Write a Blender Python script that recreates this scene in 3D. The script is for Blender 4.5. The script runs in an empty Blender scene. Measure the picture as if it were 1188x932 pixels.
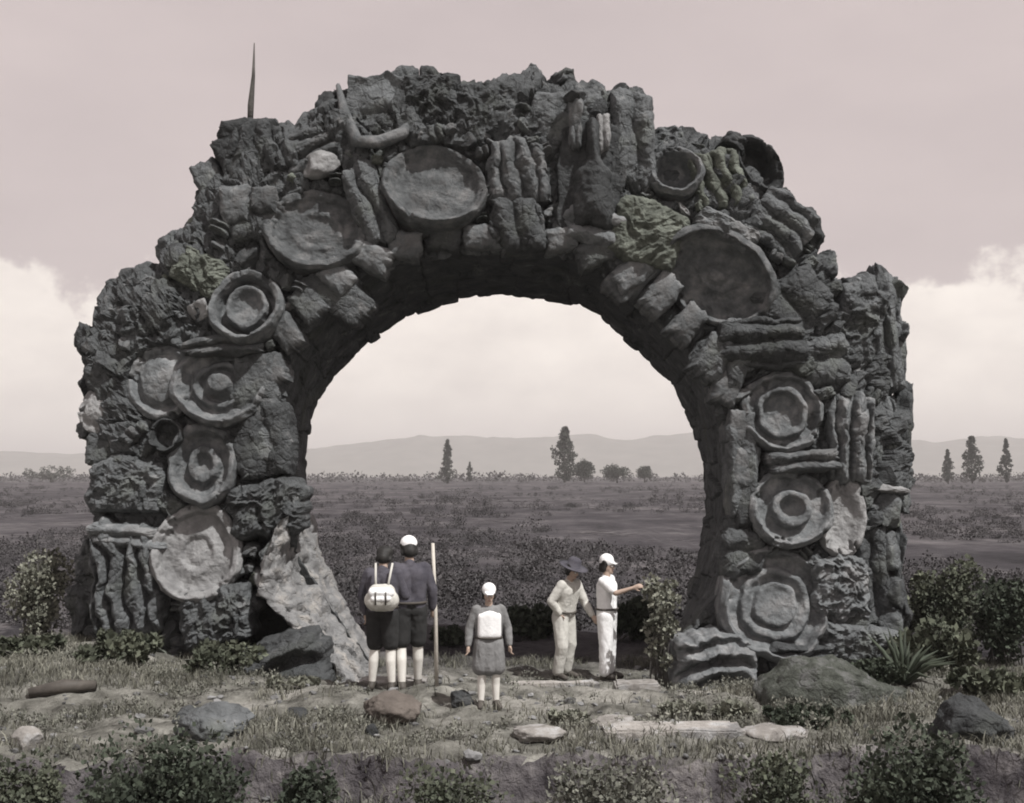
import bpy, bmesh, math, random
import numpy as np
from mathutils import Vector, Matrix, Euler
random.seed(7)
RNG = np.random.default_rng(11)
R = math.radians
C = bpy.context.scene.collection
scene = bpy.context.scene

# ------------------------------------------------------------------ camera
F, CX, CY0, PITCH = 1434.0, 594.0, 466.0, math.atan(86/1434.0)
CAM = np.array([0.0, -18.0, 3.0])
def ray(px, py):
    x, y = (px-CX)/F, (CY0-py)/F
    c, s = math.cos(PITCH), math.sin(PITCH)
    return np.array([x, c - s*y, s + c*y])
def at(px, py, Y):
    """point in the place, on the vertical plane y = Y, that is seen at a spot of the photograph"""
    d = ray(px, py)
    return CAM + d*((Y-CAM[1])/d[1])
def mpp(Y):
    return (Y-CAM[1])/F            # metres per photo pixel at depth Y

cam_d = bpy.data.cameras.new('camera'); cam = bpy.data.objects.new('camera', cam_d); C.objects.link(cam)
cam.location = CAM; cam.rotation_euler = (math.pi/2+PITCH, 0, 0)
cam_d.sensor_width = 36; cam_d.lens = 36*F/1188.0; cam_d.clip_end = 20000; cam_d.clip_start = 0.1
scene.camera = cam

# ------------------------------------------------------------------ numpy noise
_perm = np.random.default_rng(3).permutation(256)
_perm = np.concatenate([_perm, _perm, _perm])
_grad = np.random.default_rng(4).normal(size=(256, 3)); _grad /= np.linalg.norm(_grad, axis=1)[:, None]
def noise(p):
    p = np.asarray(p, float); i = np.floor(p).astype(int); f = p-i; i &= 255
    u = f*f*f*(f*(f*6-15)+10)
    def g(dx, dy, dz):
        h = _perm[_perm[_perm[(i[..., 0]+dx) & 255]+((i[..., 1]+dy) & 255)]+((i[..., 2]+dz) & 255)]
        gr = _grad[h]
        return gr[..., 0]*(f[..., 0]-dx)+gr[..., 1]*(f[..., 1]-dy)+gr[..., 2]*(f[..., 2]-dz)
    ux, uy, uz = u[..., 0], u[..., 1], u[..., 2]
    L = lambda a, b, t: a+(b-a)*t
    return L(L(L(g(0,0,0), g(1,0,0), ux), L(g(0,1,0), g(1,1,0), ux), uy),
             L(L(g(0,0,1), g(1,0,1), ux), L(g(0,1,1), g(1,1,1), ux), uy), uz)*1.6
def fbm(p, o=4, lac=2.1, gain=0.5):
    p = np.asarray(p, float); a, t = 1.0, 0.0
    for k in range(o):
        t = t+a*noise(p+k*17.3); p = p*lac; a *= gain
    return t
def ridged(p, o=4):
    p = np.asarray(p, float); a, t = 1.0, 0.0
    for k in range(o):
        t = t+a*(1-2*np.abs(noise(p+k*9.1))); p = p*2.1; a *= .5
    return t*.5
def voronoi(p):
    p = np.asarray(p, float); i = np.floor(p).astype(int)
    f1 = np.full(p.shape[:-1], 9.0); f2 = f1.copy(); cid = np.zeros(p.shape[:-1])
    for dx in (-1,0,1):
        for dy in (-1,0,1):
            for dz in (-1,0,1):
                c = i+np.array([dx,dy,dz]); h = _perm[_perm[_perm[c[...,0] & 255]+(c[...,1] & 255)]+(c[...,2] & 255)]
                q = c+.5+_grad[h]*.45; d = np.linalg.norm(p-q, axis=-1)
                m = d < f1
                f2 = np.where(m, f1, np.minimum(f2, d)); cid = np.where(m, h/255.0, cid); f1 = np.where(m, d, f1)
    return f1, f2, cid
def sstep(a, b, x):
    t = np.clip((np.asarray(x, float)-a)/(b-a), 0, 1); return t*t*(3-2*t)

# ------------------------------------------------------------------ mesh helpers
def mesh_np(name, v, f, mat=None, parent=None, smooth=True, mesh_only=False):
    v = np.asarray(v, np.float32).reshape(-1, 3); f = np.asarray(f, np.int32)
    me = bpy.data.meshes.new(name); k = f.shape[1]
    me.vertices.add(len(v)); me.vertices.foreach_set('co', v.ravel())
    me.loops.add(f.size); me.loops.foreach_set('vertex_index', f.ravel())
    me.polygons.add(len(f)); me.polygons.foreach_set('loop_start', np.arange(0, f.size, k, dtype=np.int32))
    me.update(calc_edges=True); me.validate()
    me.polygons.foreach_set('use_smooth', np.full(len(me.polygons), smooth)); me.update()
    if mat: me.materials.append(mat)
    if mesh_only: return me
    return link(name, me, parent)
def link(name, me, parent=None):
    o = bpy.data.objects.new(name, me); C.objects.link(o)
    if parent: o.parent = parent
    return o
def grid_faces(nu, nv, cu=False, cv=False):
    a, b = np.meshgrid(np.arange(nu if cu else nu-1), np.arange(nv if cv else nv-1), indexing='ij')
    a, b = a.ravel(), b.ravel(); a2, b2 = (a+1) % nu, (b+1) % nv
    return np.stack([a*nv+b, a2*nv+b, a2*nv+b2, a*nv+b2], 1)
def empty(name, loc, label, cat, group=None, rotz=0):
    o = bpy.data.objects.new(name, None); C.objects.link(o); o.location = loc; o.rotation_euler = (0,0,rotz)
    return tag(o, label, cat, group)
def tag(o, label=None, cat=None, group=None, kind=None):
    for k, val in (('label', label), ('category', cat), ('group', group), ('kind', kind)):
        if val: o[k] = val
    return o
def tube(pts, rad, n=8):
    """tapered tube through points, closed ends"""
    pts = [Vector(p) for p in pts]; V = []; m = len(pts)
    for i, p in enumerate(pts):
        d = (pts[min(i+1, m-1)]-pts[max(i-1, 0)]).normalized()
        a = d.cross(Vector((0.31, 0.95, 0.1))).normalized(); b = d.cross(a)
        for k in range(n):
            t = 2*math.pi*k/n; V.append(p+(a*math.cos(t)+b*math.sin(t))*rad[i])
    V.append(pts[0]); V.append(pts[-1]); V = np.array([tuple(x) for x in V])
    Fq = grid_faces(m, n, False, True)
    k = np.arange(n); e0, e1 = m*n, m*n+1
    F0 = np.stack([np.full(n, e0), k, (k+1) % n, np.full(n, e0)], 1); b = (m-1)*n
    F1 = np.stack([np.full(n, e1), b+(k+1) % n, b+k, np.full(n, e1)], 1)
    T = np.concatenate([Fq[:, [0,1,2]], Fq[:, [0,2,3]], F0[:, :3], F1[:, :3]])
    return V, T
def merge(parts):
    V, T, n = [], [], 0
    for v, t in parts:
        V.append(np.asarray(v)); T.append(np.asarray(t)+n); n += len(v)
    return np.concatenate(V), np.concatenate(T)

# ------------------------------------------------------------------ materials
def material(name, stops, scale=2.0, rough=.9, bump=.3, bscale=14.0, objvar=0.0, island=0.0, bdist=.03, detail=6.0, patch=None, spec=.25):
    """stops: list of (position, colour) along a noise; patch: (colour, scale, threshold, amount) second noise"""
    m = bpy.data.materials.new(name); m.use_nodes = True; N = m.node_tree.nodes; L = m.node_tree.links
    b = N['Principled BSDF']; b.inputs['Roughness'].default_value = rough; b.inputs['Specular IOR Level'].default_value = spec
    tc = N.new('ShaderNodeTexCoord')
    no = N.new('ShaderNodeTexNoise'); no.inputs['Scale'].default_value = scale; no.inputs['Detail'].default_value = detail; no.inputs['Roughness'].default_value = .62
    L.new(tc.outputs['Object'], no.inputs['Vector'])
    cr = N.new('ShaderNodeValToRGB'); e = cr.color_ramp.elements
    while len(e) < len(stops): e.new(.5)
    for k, (p, c) in enumerate(stops): e[k].position = p; e[k].color = (*c, 1)
    L.new(no.outputs['Fac'], cr.inputs['Fac']); col = cr.outputs['Color']
    if patch:
        pass
        n2 = N.new('ShaderNodeTexNoise'); n2.inputs['Scale'].default_value = patch[1]; n2.inputs['Detail'].default_value = 5
        L.new(tc.outputs['Object'], n2.inputs['Vector'])
        mr = N.new('ShaderNodeMapRange'); mr.inputs['From Min'].default_value = patch[2]; mr.inputs['From Max'].default_value = patch[2]+.12; mr.inputs['To Max'].default_value = patch[3]
        L.new(n2.outputs['Fac'], mr.inputs['Value'])
        mx = N.new('ShaderNodeMix'); mx.data_type = 'RGBA'; mx.inputs['B'].default_value = (*patch[0], 1) if False else (0,0,0,1)
        mx.inputs[7].default_value = (*patch[0], 1)
        L.new(mr.outputs['Result'], mx.inputs[0]); L.new(col, mx.inputs[6]); col = mx.outputs[2]
    def vary(col, sock, amt):
        mr = N.new('ShaderNodeMapRange'); mr.inputs['To Min'].default_value = 1-amt; mr.inputs['To Max'].default_value = 1+amt
        L.new(sock, mr.inputs['Value'])
        hs = N.new('ShaderNodeHueSaturation'); L.new(mr.outputs['Result'], hs.inputs['Value']); L.new(col, hs.inputs['Color'])
        return hs.outputs['Color']
    if objvar: col = vary(col, N.new('ShaderNodeObjectInfo').outputs['Random'], objvar)
    if island: col = vary(col, N.new('ShaderNodeNewGeometry').outputs['Random Per Island'], island)
    L.new(col, b.inputs['Base Color'])
    if bump and bdist >= .05:
        vo = N.new('ShaderNodeTexVoronoi'); vo.feature = 'DISTANCE_TO_EDGE'; vo.inputs['Scale'].default_value = bscale*.55; wp = N.new('ShaderNodeMix'); wp.data_type = 'VECTOR'; wp.inputs[0].default_value = .12; L.new(tc.outputs['Object'], wp.inputs[4]); L.new(no.outputs['Color'], wp.inputs[5]); L.new(wp.outputs[1], vo.inputs['Vector'])
        cm = N.new('ShaderNodeMapRange'); cm.inputs['From Max'].default_value = .09; L.new(vo.outputs['Distance'], cm.inputs['Value']); crack = cm.outputs['Result']
    if bump:
        nb = N.new('ShaderNodeTexNoise'); nb.inputs['Scale'].default_value = bscale; nb.inputs['Detail'].default_value = 8; nb.inputs['Roughness'].default_value = .65
        L.new(tc.outputs['Object'], nb.inputs['Vector'])
        bp = N.new('ShaderNodeBump'); bp.inputs['Strength'].default_value = bump; bp.inputs['Distance'].default_value = bdist
        sk_ = nb.outputs['Fac']
        if bdist >= .05:
            ma = N.new('ShaderNodeMath'); ma.operation = 'MULTIPLY_ADD'; ma.inputs[1].default_value = .16; L.new(crack, ma.inputs[0]); L.new(nb.outputs['Fac'], ma.inputs[2]); sk_ = ma.outputs[0]
        L.new(sk_, bp.inputs['Height']); L.new(bp.outputs['Normal'], b.inputs['Normal'])
    return m
def g(v, t=(1,1,1)): return tuple(v*k for k in t)
COOL, WARM, GREEN, MAUVE = (.945,1.0,1.03), (1.06,1.0,.93), (.95,1.03,.88), (1.05,.97,1.06)
M = dict(
 stone=material('weathered_dark_stone', [(.3,g(.045,COOL)),(.47,g(.095,COOL)),(.6,g(.12,COOL)),(.74,g(.25))], 3.2, .92, 1.0, 9, objvar=.42, bdist=.09, detail=9, patch=(g(.10,GREEN),1.3,.56,.5)),
 disc=material('smooth_carved_stone', [(.3,g(.065,COOL)),(.48,g(.125,COOL)),(.7,g(.25))], 3.6, .88, 1, 13, objvar=.3, bdist=.045, detail=9, patch=(g(.055),1.7,.56,.65)),
 disc_dark=material('dark_carved_stone', [(.3,g(.045,COOL)),(.48,g(.085,COOL)),(.7,g(.17))], 3.6, .88, 1, 13, objvar=.15, bdist=.045, detail=9),  # darker copy of the carved disc stone, used on two upper discs
 pale=material('pale_carved_stone', [(.3,g(.14)),(.5,g(.24)),(.72,g(.36))], 3.6, .88, 1, 13, objvar=.15, bdist=.045, detail=9),
 apron=material('sunlit_pale_rubble', [(.3,g(.15)),(.5,g(.23)),(.7,g(.34,WARM))], 3.2, .92, 1, 11, bdist=.06, detail=9),  # sunlight on the sloping apron is put into this paler colour
 green=material('lichen_stone', [(.3,g(.06,GREEN)),(.5,g(.11,GREEN)),(.7,g(.19,GREEN))], 4, .92, .8, 14, bdist=.05),
 dark=material('dark_stone', [(.3,g(.025,COOL)),(.55,g(.05,COOL)),(.75,g(.085))], 3, .9, .8, 12, objvar=.2, bdist=.05),
 boulder=material('mossy_boulder', [(.3,g(.04,GREEN)),(.5,g(.085,GREEN)),(.7,g(.17))], 4.5, .95, 1, 12, bdist=.08, detail=9),
 slab=material('pale_slab', [(.3,g(.13,WARM)),(.5,g(.22,WARM)),(.72,g(.36))], 7, .9, .5, 14),
 kerb=material('worn_step_stone', [(.3,g(.20,WARM)),(.5,g(.33,WARM)),(.7,g(.46))], 4, .9, 1, 14, bdist=.045, patch=(g(.12),2.5,.55,.7)),
 gravel=material('loose_stone', [(.3,g(.09)),(.55,g(.16)),(.75,g(.28))], 1.2, .95, .6, 30, island=.5),
 chalk=material('white_stone', [(.3,g(.5)),(.6,g(.65)),(.8,g(.75))], 4, .9, .4, 12),
 brown=material('brown_earth_clod', [(.3,(.075,.064,.056)),(.6,(.125,.108,.095)),(.8,(.18,.16,.145))], 5, .95, .8, 14),
 bark=material('bark', [(.3,g(.05,WARM)),(.7,g(.11,WARM))], 9, .95, .8, 30),
 wood=material('pale_wood', [(.3,(.42,.39,.34)),(.7,(.56,.53,.48))], 9, .8, .2, 30),
 leafd=material('dark_leaves', [(.3,(.028,.036,.026)),(.7,(.06,.07,.05))], 1.5, .8, 0, island=.45),
 leafm=material('olive_leaves', [(.3,(.05,.058,.042)),(.7,(.105,.112,.08))], 1.5, .8, 0, island=.45),
 leafp=material('pale_leaves', [(.3,(.12,.125,.10)),(.7,(.22,.22,.18))], 1.5, .8, 0, island=.4),
 weed=material('pale_weed_leaves', [(.3,(.09,.092,.076)),(.6,(.17,.17,.145)),(.75,(.25,.245,.21))], 1.2, .85, 0, island=.4),
 scrub=material('scrub_leaves', [(.3,(.034,.033,.034)),(.7,(.085,.08,.082))], .25, .85, 0, island=.45),
 cyp=material('cypress_leaves', [(.3,(.028,.032,.026)),(.7,(.05,.055,.045))], .5, .85, 0, island=.4),
 grass=material('dry_grass', [(.3,(.07,.07,.057)),(.5,(.13,.128,.105)),(.7,(.26,.255,.215))], .8, .85, 0, island=.45),
 skin=material('skin', [(.3,(.36,.27,.22)),(.7,(.42,.32,.26))], 8, .6, 0),
 hair=material('dark_hair', [(.3,g(.015)),(.7,g(.03,WARM))], 20, .6, .2, 60),
 white=material('white_cotton', [(.3,g(.74)),(.7,g(.84))], 6, .85, .35, 18, bdist=.02),
 cream=material('cream_linen', [(.3,(.44,.43,.40)),(.7,(.54,.53,.49))], 6, .85, .4, 18, bdist=.02),
 navy=material('dark_jacket_cloth', [(.3,(.05,.048,.06)),(.7,(.095,.09,.105))], 6, .9, .4, 18, bdist=.02),
 black=material('black_cloth', [(.3,g(.02)),(.7,g(.035))], 6, .9, .3, 18, bdist=.02),
 greycloth=material('grey_cloth', [(.3,g(.14)),(.7,g(.22))], 6, .9, .4, 18, bdist=.02),
 sock=material('pale_stockings', [(.3,(.55,.53,.49)),(.7,(.66,.64,.60))], 8, .85, .1, 30),
 leather=material('worn_leather', [(.3,(.05,.045,.04)),(.7,(.09,.08,.07))], 8, .6, .2, 30),
 eyew=material('eye_white', [(.3,g(.7)),(.7,g(.75))], 4, .3, 0),
 lip=material('lip', [(.3,(.22,.12,.10)),(.7,(.25,.14,.12))], 9, .5, 0),
)

# ------------------------------------------------------------------ terrain
def height(x, y):
    x = np.asarray(x, float); y = np.asarray(y, float)
    P = np.stack([x, y, np.zeros_like(x)], -1)
    near = 1-sstep(25, 80, np.hypot(x, y))
    edge = -6.0+.55*noise(P*[.55,0,0]+3.7)+.22*noise(P*[2.1,.4,0])+.08*noise(P*[6,1,0])          # lip of the cut bank
    plat = .36+.14*np.exp(-((x+1.5)/1.6)**2-((y+3.4)/1.1)**2)+.05*fbm(P*.8, 3)
    front = sstep(-1.3, -2.6, y+.3*noise(P*[.6,.6,0]))                    # raised shelf in front of the arch
    h = plat*front
    h = h+(-.75-plat*.9)*(.45*sstep(0, .2, edge-y)+.55*sstep(.25, .75, edge-y+.15*noise(P*[1.3,.3,4])))*sstep(-5.2, -4.2, x)*sstep(5.6, 4.4, x)   # cut face in the middle foreground
    h = h+.62*np.exp(-((x+6.2)/2.4)**2-((y+.5)/2.2)**2)                     # earth heaped at the left foot
    h = h+.16*np.exp(-((x-5.0)/1.6)**2-((y+1.6)/1.4)**2)
    h = h+near*(.07*fbm(P*1.1+5, 4)+.035*fbm(P*4.0, 4)+.014*ridged(P*9.0, 3)*sstep(16, 8, np.hypot(x, y)))
    far = sstep(40, 300, y)
    return h+far*1.2*fbm(P*.012, 3)
def axis(lo, hi, dlo, dhi, step, grow):
    a = list(np.arange(dlo, dhi+step/2, step)); s = step
    while a[-1] < hi: s *= grow; a.append(a[-1]+s)
    s = step; b = []
    c = dlo
    while c > lo: s *= grow; c -= s; b.append(c)
    return np.array(b[::-1]+a)
xs = axis(-6000, 6000, -8.5, 8.5, .065, 1.12); ys = axis(-60, 9000, -8.0, 4.0, .06, 1.055)
X, Y = np.meshgrid(xs, ys, indexing='ij'); Z = height(X, Y)

def ground_mat():
    m = bpy.data.materials.new('dry_earth_and_scrub'); m.use_nodes = True; N = m.node_tree.nodes; L = m.node_tree.links
    b = N['Principled BSDF']; b.inputs['Roughness'].default_value = .95; b.inputs['Specular IOR Level'].default_value = .15
    tc = N.new('ShaderNodeTexCoord')
    def nz(scale, detail=6, vec=None):
        n = N.new('ShaderNodeTexNoise'); n.inputs['Scale'].default_value = scale; n.inputs['Detail'].default_value = detail; n.inputs['Roughness'].default_value = .6
        L.new(vec or tc.outputs['Object'], n.inputs['Vector']); return n.outputs['Fac']
    def ramp(f, stops):
        r = N.new('ShaderNodeValToRGB'); e = r.color_ramp.elements
        while len(e) < len(stops): e.new(.5)
        for k, (p, c) in enumerate(stops): e[k].position = p; e[k].color = (*c, 1)
        L.new(f, r.inputs['Fac']); return r.outputs['Color']
    def mix(f, a, c):
        x = N.new('ShaderNodeMix'); x.data_type = 'RGBA'; L.new(f, x.inputs[0]); L.new(a, x.inputs[6]); L.new(c, x.inputs[7]); return x.outputs[2]
    def rng(s, a, b_, lo=0, hi=1):
        r = N.new('ShaderNodeMapRange'); r.inputs['From Min'].default_value = a; r.inputs['From Max'].default_value = b_
        r.inputs['To Min'].default_value = lo; r.inputs['To Max'].default_value = hi; L.new(s, r.inputs['Value']); return r.outputs['Result']
    near = ramp(nz(2.6, 12), [(.34,(.05,.048,.042)),(.46,(.12,.117,.103)),(.56,(.18,.176,.157)),(.7,(.31,.302,.272))])
    mp = N.new('ShaderNodeMapping'); mp.inputs['Scale'].default_value = (1,.45,1); L.new(tc.outputs['Object'], mp.inputs['Vector'])
    far = ramp(nz(.30, 12, mp.outputs['Vector']), [(.36,(.020,.019,.021)),(.48,(.046,.043,.047)),(.56,(.075,.070,.074)),(.68,(.15,.14,.142))])
    far = mix(rng(nz(1.1, 8), .44, .58), far, ramp(nz(.06, 9), [(.36,(.024,.022,.025)),(.5,(.058,.053,.058)),(.62,(.13,.12,.122))]))
    near = mix(rng(nz(.9, 7), .54, .62), near, ramp(nz(7, 8), [(.3,(.17,.165,.145)),(.6,(.30,.29,.265))]))
    sx = N.new('ShaderNodeSeparateXYZ'); L.new(tc.outputs['Object'], sx.inputs[0])
    ad = N.new('ShaderNodeMath'); ad.operation = 'ADD'; L.new(sx.outputs['Y'], ad.inputs[0]); L.new(rng(nz(.5, 4), 0, 1, -2.5, 2.5), ad.inputs[1])
    col = mix(rng(ad.outputs[0], .6, 2.8), near, far)
    # bare subsoil shows on the cut bank (steep faces)
    ge = N.new('ShaderNodeNewGeometry'); sn = N.new('ShaderNodeSeparateXYZ'); L.new(ge.outputs['True Normal'], sn.inputs[0])
    sub = ramp(nz(3.0, 8), [(.34,(.04,.036,.04)),(.48,(.085,.078,.082)),(.58,(.13,.12,.122)),(.7,(.25,.235,.225))])
    col = mix(rng(sn.outputs['Z'], .75, .5), col, sub)
    L.new(col, b.inputs['Base Color'])
    bp = N.new('ShaderNodeBump'); bp.inputs['Strength'].default_value = 1; bp.inputs['Distance'].default_value = .08
    L.new(nz(14, 12), bp.inputs['Height']); L.new(bp.outputs['Normal'], b.inputs['Normal'])
    return m
o = mesh_np('ground', np.stack([X,Y,Z],-1), grid_faces(len(xs), len(ys)), ground_mat()); tag(o, kind='structure')

# hills far away
hx = np.linspace(-3600, 3600, 360); hy = np.linspace(0, 1, 50)
HX, HT = np.meshgrid(hx, hy, indexing='ij')
top = 103+14*fbm(np.stack([HX/1100, HX*0, HX*0], -1)+2.2, 3)+3*fbm(np.stack([HX/110, HX*0+4, HX*0], -1), 3)-34*sstep(-200, -520, HX)
HZ = np.sin(HT*math.pi)**1.3*top*(1+.25*fbm(np.stack([HX/360, HT*5, HX*0],-1), 4)*np.sin(HT*math.pi))-2
m_hill = material('hill_scrub', [(.3,(.10,.10,.09)),(.7,(.17,.165,.15))], .02, .95, 0)
o = mesh_np('hills', np.stack([HX, 2900+HT*1000, HZ], -1), grid_faces(360, 50), m_hill); tag(o, kind='structure')

# ------------------------------------------------------------------ the arch
def poly(pts, n):
    p = np.array(pts, float); d = np.r_[0, np.cumsum(np.linalg.norm(np.diff(p, axis=0), axis=1))]
    t = np.linspace(0, d[-1], n); return np.stack([np.interp(t, d, p[:,0]), np.interp(t, d, p[:,1])], 1)
OUT = [(100,830),(97,742),(96,700),(98,650),(106,600),(110,545),(100,510),(92,470),(94,395),(112,380),(126,345),(144,320),(182,308),(192,270),(208,240),(216,205),(242,172),(266,145),(320,142),(340,132),(360,130),(372,108),(400,94),(440,92),(470,86),(518,90),(560,94),(596,88),(660,84),(692,92),(720,100),(752,112),(765,145),(802,148),(826,162),(852,160),(878,176),(902,204),(932,238),(952,278),(968,314),(990,338),(1012,345),(1030,380),(1032,450),(1044,490),(1050,550),(1040,600),(1034,700),(1030,840)]
INN = [(430,830),(415,780),(392,735),(362,690),(338,630),(324,560),(322,510),(326,450),(342,400),(372,360),(412,325),(462,301),(522,292),(590,290),(650,294),(700,313),(750,346),(790,391),(823,440),(840,490),(851,560),(850,620),(836,690),(795,735),(778,780),(772,830)]
BAK = [(445,812),(428,770),(402,715),(374,655),(358,595),(355,545),(361,490),(373,460),(396,430),(421,405),(452,384),(468,372),(490,362),(516,352),(575,342),(640,350),(672,356),(690,365),(736,405),(776,445),(801,490),(815,545),(818,610),(806,660),(790,720),(782,812)]
def tighten(p):
    x, y = p; k = 11 if y < 330 else (7 if x < 587 else 3); n = math.hypot(x-587, y-560); t = 14*math.exp(-((x-225)/50)**2-((y-195)/70)**2)+8*math.exp(-((x-905)/60)**2-((y-215)/70)**2)
    return (x-(x-587)/n*(k+t), y-(y-560)/n*(k+t)) if y < 620 else p
OUT = [tighten(p) for p in OUT]
NT = 820
po, pi_, pb = poly(OUT, NT), poly(INN, NT), poly(BAK, NT)
YO, YB = .75, 3.1
O3 = np.array([at(a, b, YO) for a, b in po]); I3 = np.array([at(a, b, .12) for a, b in pi_]); B3 = np.array([at(a, b, YB) for a, b in pb])
def section():
    rows = []
    apron = (1-sstep(.02, .2, np.linspace(0, 1, NT)))[:, None]
    s = np.linspace(0, 1, 64)                                               # front, lip to outer edge
    for q in s:
        p = I3+(O3-I3)*q
        p[:, 1] = .02+.10*(1-q)**4+YO*max(0, (q-.72)/.28)**2.2
        p[:, 1] += (apron[:, 0]*1.1*max(0, 1-q/.55)**1.2)
        rows.append(p)
    back = O3.copy(); ctr = np.array([0, 0, 1.5]); back = ctr+(back-ctr)*.965
    for q in np.linspace(0, 1, 16)[1:]:
        p = O3*(1-q)+back*q; p[:, 1] = YO+(2.5-YO)*q; n = (p-ctr); n[:, 1] = 0; n /= np.linalg.norm(n, axis=1)[:, None]
        rows.append(p+n*.12*math.sin(q*math.pi))
    for q in np.linspace(0, 1, 24)[1:]:
        p = back*(1-q)+B3*q; p[:, 1] = 2.5+(YB-2.5)*min(1, q*2.2)**.6; rows.append(p)
    for q in np.linspace(0, 1, 26)[1:-1]:
        p = B3*(1-q)+I3*q; p[:, 1] = YB*(1-q)+(I3[:, 1]+apron[:, 0]*1.1)*q; rows.append(p)
    return np.stack(rows, 1)                                                # NT x NS x 3
S = section(); NS = S.shape[1]
dt = np.gradient(S, axis=0); ds = np.roll(S, -1, 1)-np.roll(S, 1, 1)
nrm = np.cross(ds, dt); nrm /= np.linalg.norm(nrm, axis=-1, keepdims=True)+1e-9
if (nrm[NT//2, 20, 1]) > 0: nrm = -nrm
f1, f2, cid = voronoi(S*1.55+.4*np.stack([noise(S*1.3), noise(S*1.3+9), noise(S*1.3+5)], -1))
h1, h2, hid = voronoi(S*3.6+11+.3*np.stack([noise(S*3), noise(S*3+9), noise(S*3+5)], -1))
dsp = .13*fbm(S*1.1, 4)+.22*(cid-.5)-.12*np.exp(-(f2-f1)/.04)+.08*ridged(S*3.2, 4)+.08*(hid-.5)-.05*np.exp(-(h2-h1)/.05)+.03*ridged(S*10, 3)
g1, g2, gid = voronoi(S*[2.2,.75,2.2]+40)
soff = np.zeros(NS); soff[64+15+14:] = 1; soff = soff[None, :]
dsp = np.where(soff > 0, .09*(gid-.5)-.03*np.exp(-(g2-g1)/.05)+.025*fbm(S*3, 3), dsp)
# the wall is dressed back into a shallow socket behind every carved disc
SOCK = [(368,270,58,46),(288,360,40,43),(258,449,52,45),(190,444,40,42),(238,540,38,46),(230,642,46,53),(504,222,58,52),(783,204,31,30),(832,320,62,54),(905,480,44,44),(915,592,44,42),(974,600,26,44),(898,702,58,60)]
sock = np.zeros(S.shape[:2]); fr = (np.arange(NS) < 64)[None, :]
for a, b, rx, ry in SOCK:
    c = at(a, b, .05); k = mpp(.05); e = np.hypot((S[..., 0]-c[0])/(rx*k), (S[..., 2]-c[2])/(ry*k)); sock = np.maximum(sock, sstep(1.12, .9, e)*fr)
tt = np.linspace(0, 1, NT)[:, None]; qq = np.minimum(np.arange(NS), 63)[None, :]/63.0
foot = sstep(.16, .12, tt)*sstep(.55, .35, qq)*fr
dsp = dsp*(1-sock)-.30*sock
dsp = dsp*(1-foot)-.45*foot
SB = S+nrm*dsp[..., None]
arch = empty('stone_arch', (0,0,0), 'great dark arch crusted with round carved discs, folded slabs and rough stone', 'arch')
mesh_np('arch_body', SB, grid_faces(NT, NS, False, True), M['stone'], arch, smooth=False)

used = []                                                                   # (px, py, radius) already taken by features
def disc(name, px, py, rx, ry, prof, roll=0, tilt=0, yaw=0, Y=0.0, mat='disc', wob=.05, noise_a=.014, label=None, seg=150, up=-1):
    """a turned bowl or plate: prof is (radius fraction, metres towards the viewer)"""
    used.append((px, py, max(rx, ry)))
    s = mpp(Y); prof = [(0.0, prof[0][1])]+list(prof)+[(prof[-1][0]*.97, -.55)]
    pr = np.array(prof); d = np.r_[0, np.cumsum(np.linalg.norm(np.diff(pr*[.6,1], axis=0), axis=1))]
    nn = 84; t = np.linspace(0, d[-1], nn); rr, hh = np.interp(t, d, pr[:,0]), np.interp(t, d, pr[:,1])
    for _ in range(1):
        hh[1:-1] = (hh[:-2]+2*hh[1:-1]+hh[2:])/4
    a = np.linspace(0, 2*np.pi, seg, endpoint=False); seed = px*.13+py*.07
    AA, RR = np.meshgrid(a, rr, indexing='ij'); HH = np.broadcast_to(hh, AA.shape)
    w = 1+wob*fbm(np.stack([np.cos(AA)*1.3+seed, np.sin(AA)*1.3, RR*.4], -1), 3)
    lip = sstep(.55, .9, RR)*(HH > -.3)
    side = sstep(-.75, .7, up*np.sin(AA)); HH = np.where(HH > 0, HH*(1-lip*.28*(1-side)), HH)+lip*side*.05-lip*.13*sstep(.35, .8, fbm(np.stack([np.cos(AA)*2.6+seed, np.sin(AA)*2.6, RR*2], -1), 4))
    x, z = RR*w*np.cos(AA)*rx*s*1.1, RR*w*np.sin(AA)*ry*s*1.1
    P = np.stack([x, -HH, z], -1); nz_ = fbm(P*3.1+seed, 4); P[..., 1] -= noise_a*2.2*nz_*(.4+RR)
    P[..., 1] -= .014*ridged(P*6.5+seed, 4)
    P += noise_a*np.stack([fbm(P*5+seed+3, 3), fbm(P*7+seed, 3)*.6, fbm(P*5+seed+8, 3)], -1)
    o = mesh_np(name, P, grid_faces(seg, nn, True, False), M[mat], arch)
    o.location = at(px, py, Y+.07); o.rotation_euler = Euler((R(-tilt*.9-3), R(-roll), R(yaw)), 'YXZ')
    if label: o['label'] = label
    return o
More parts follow.
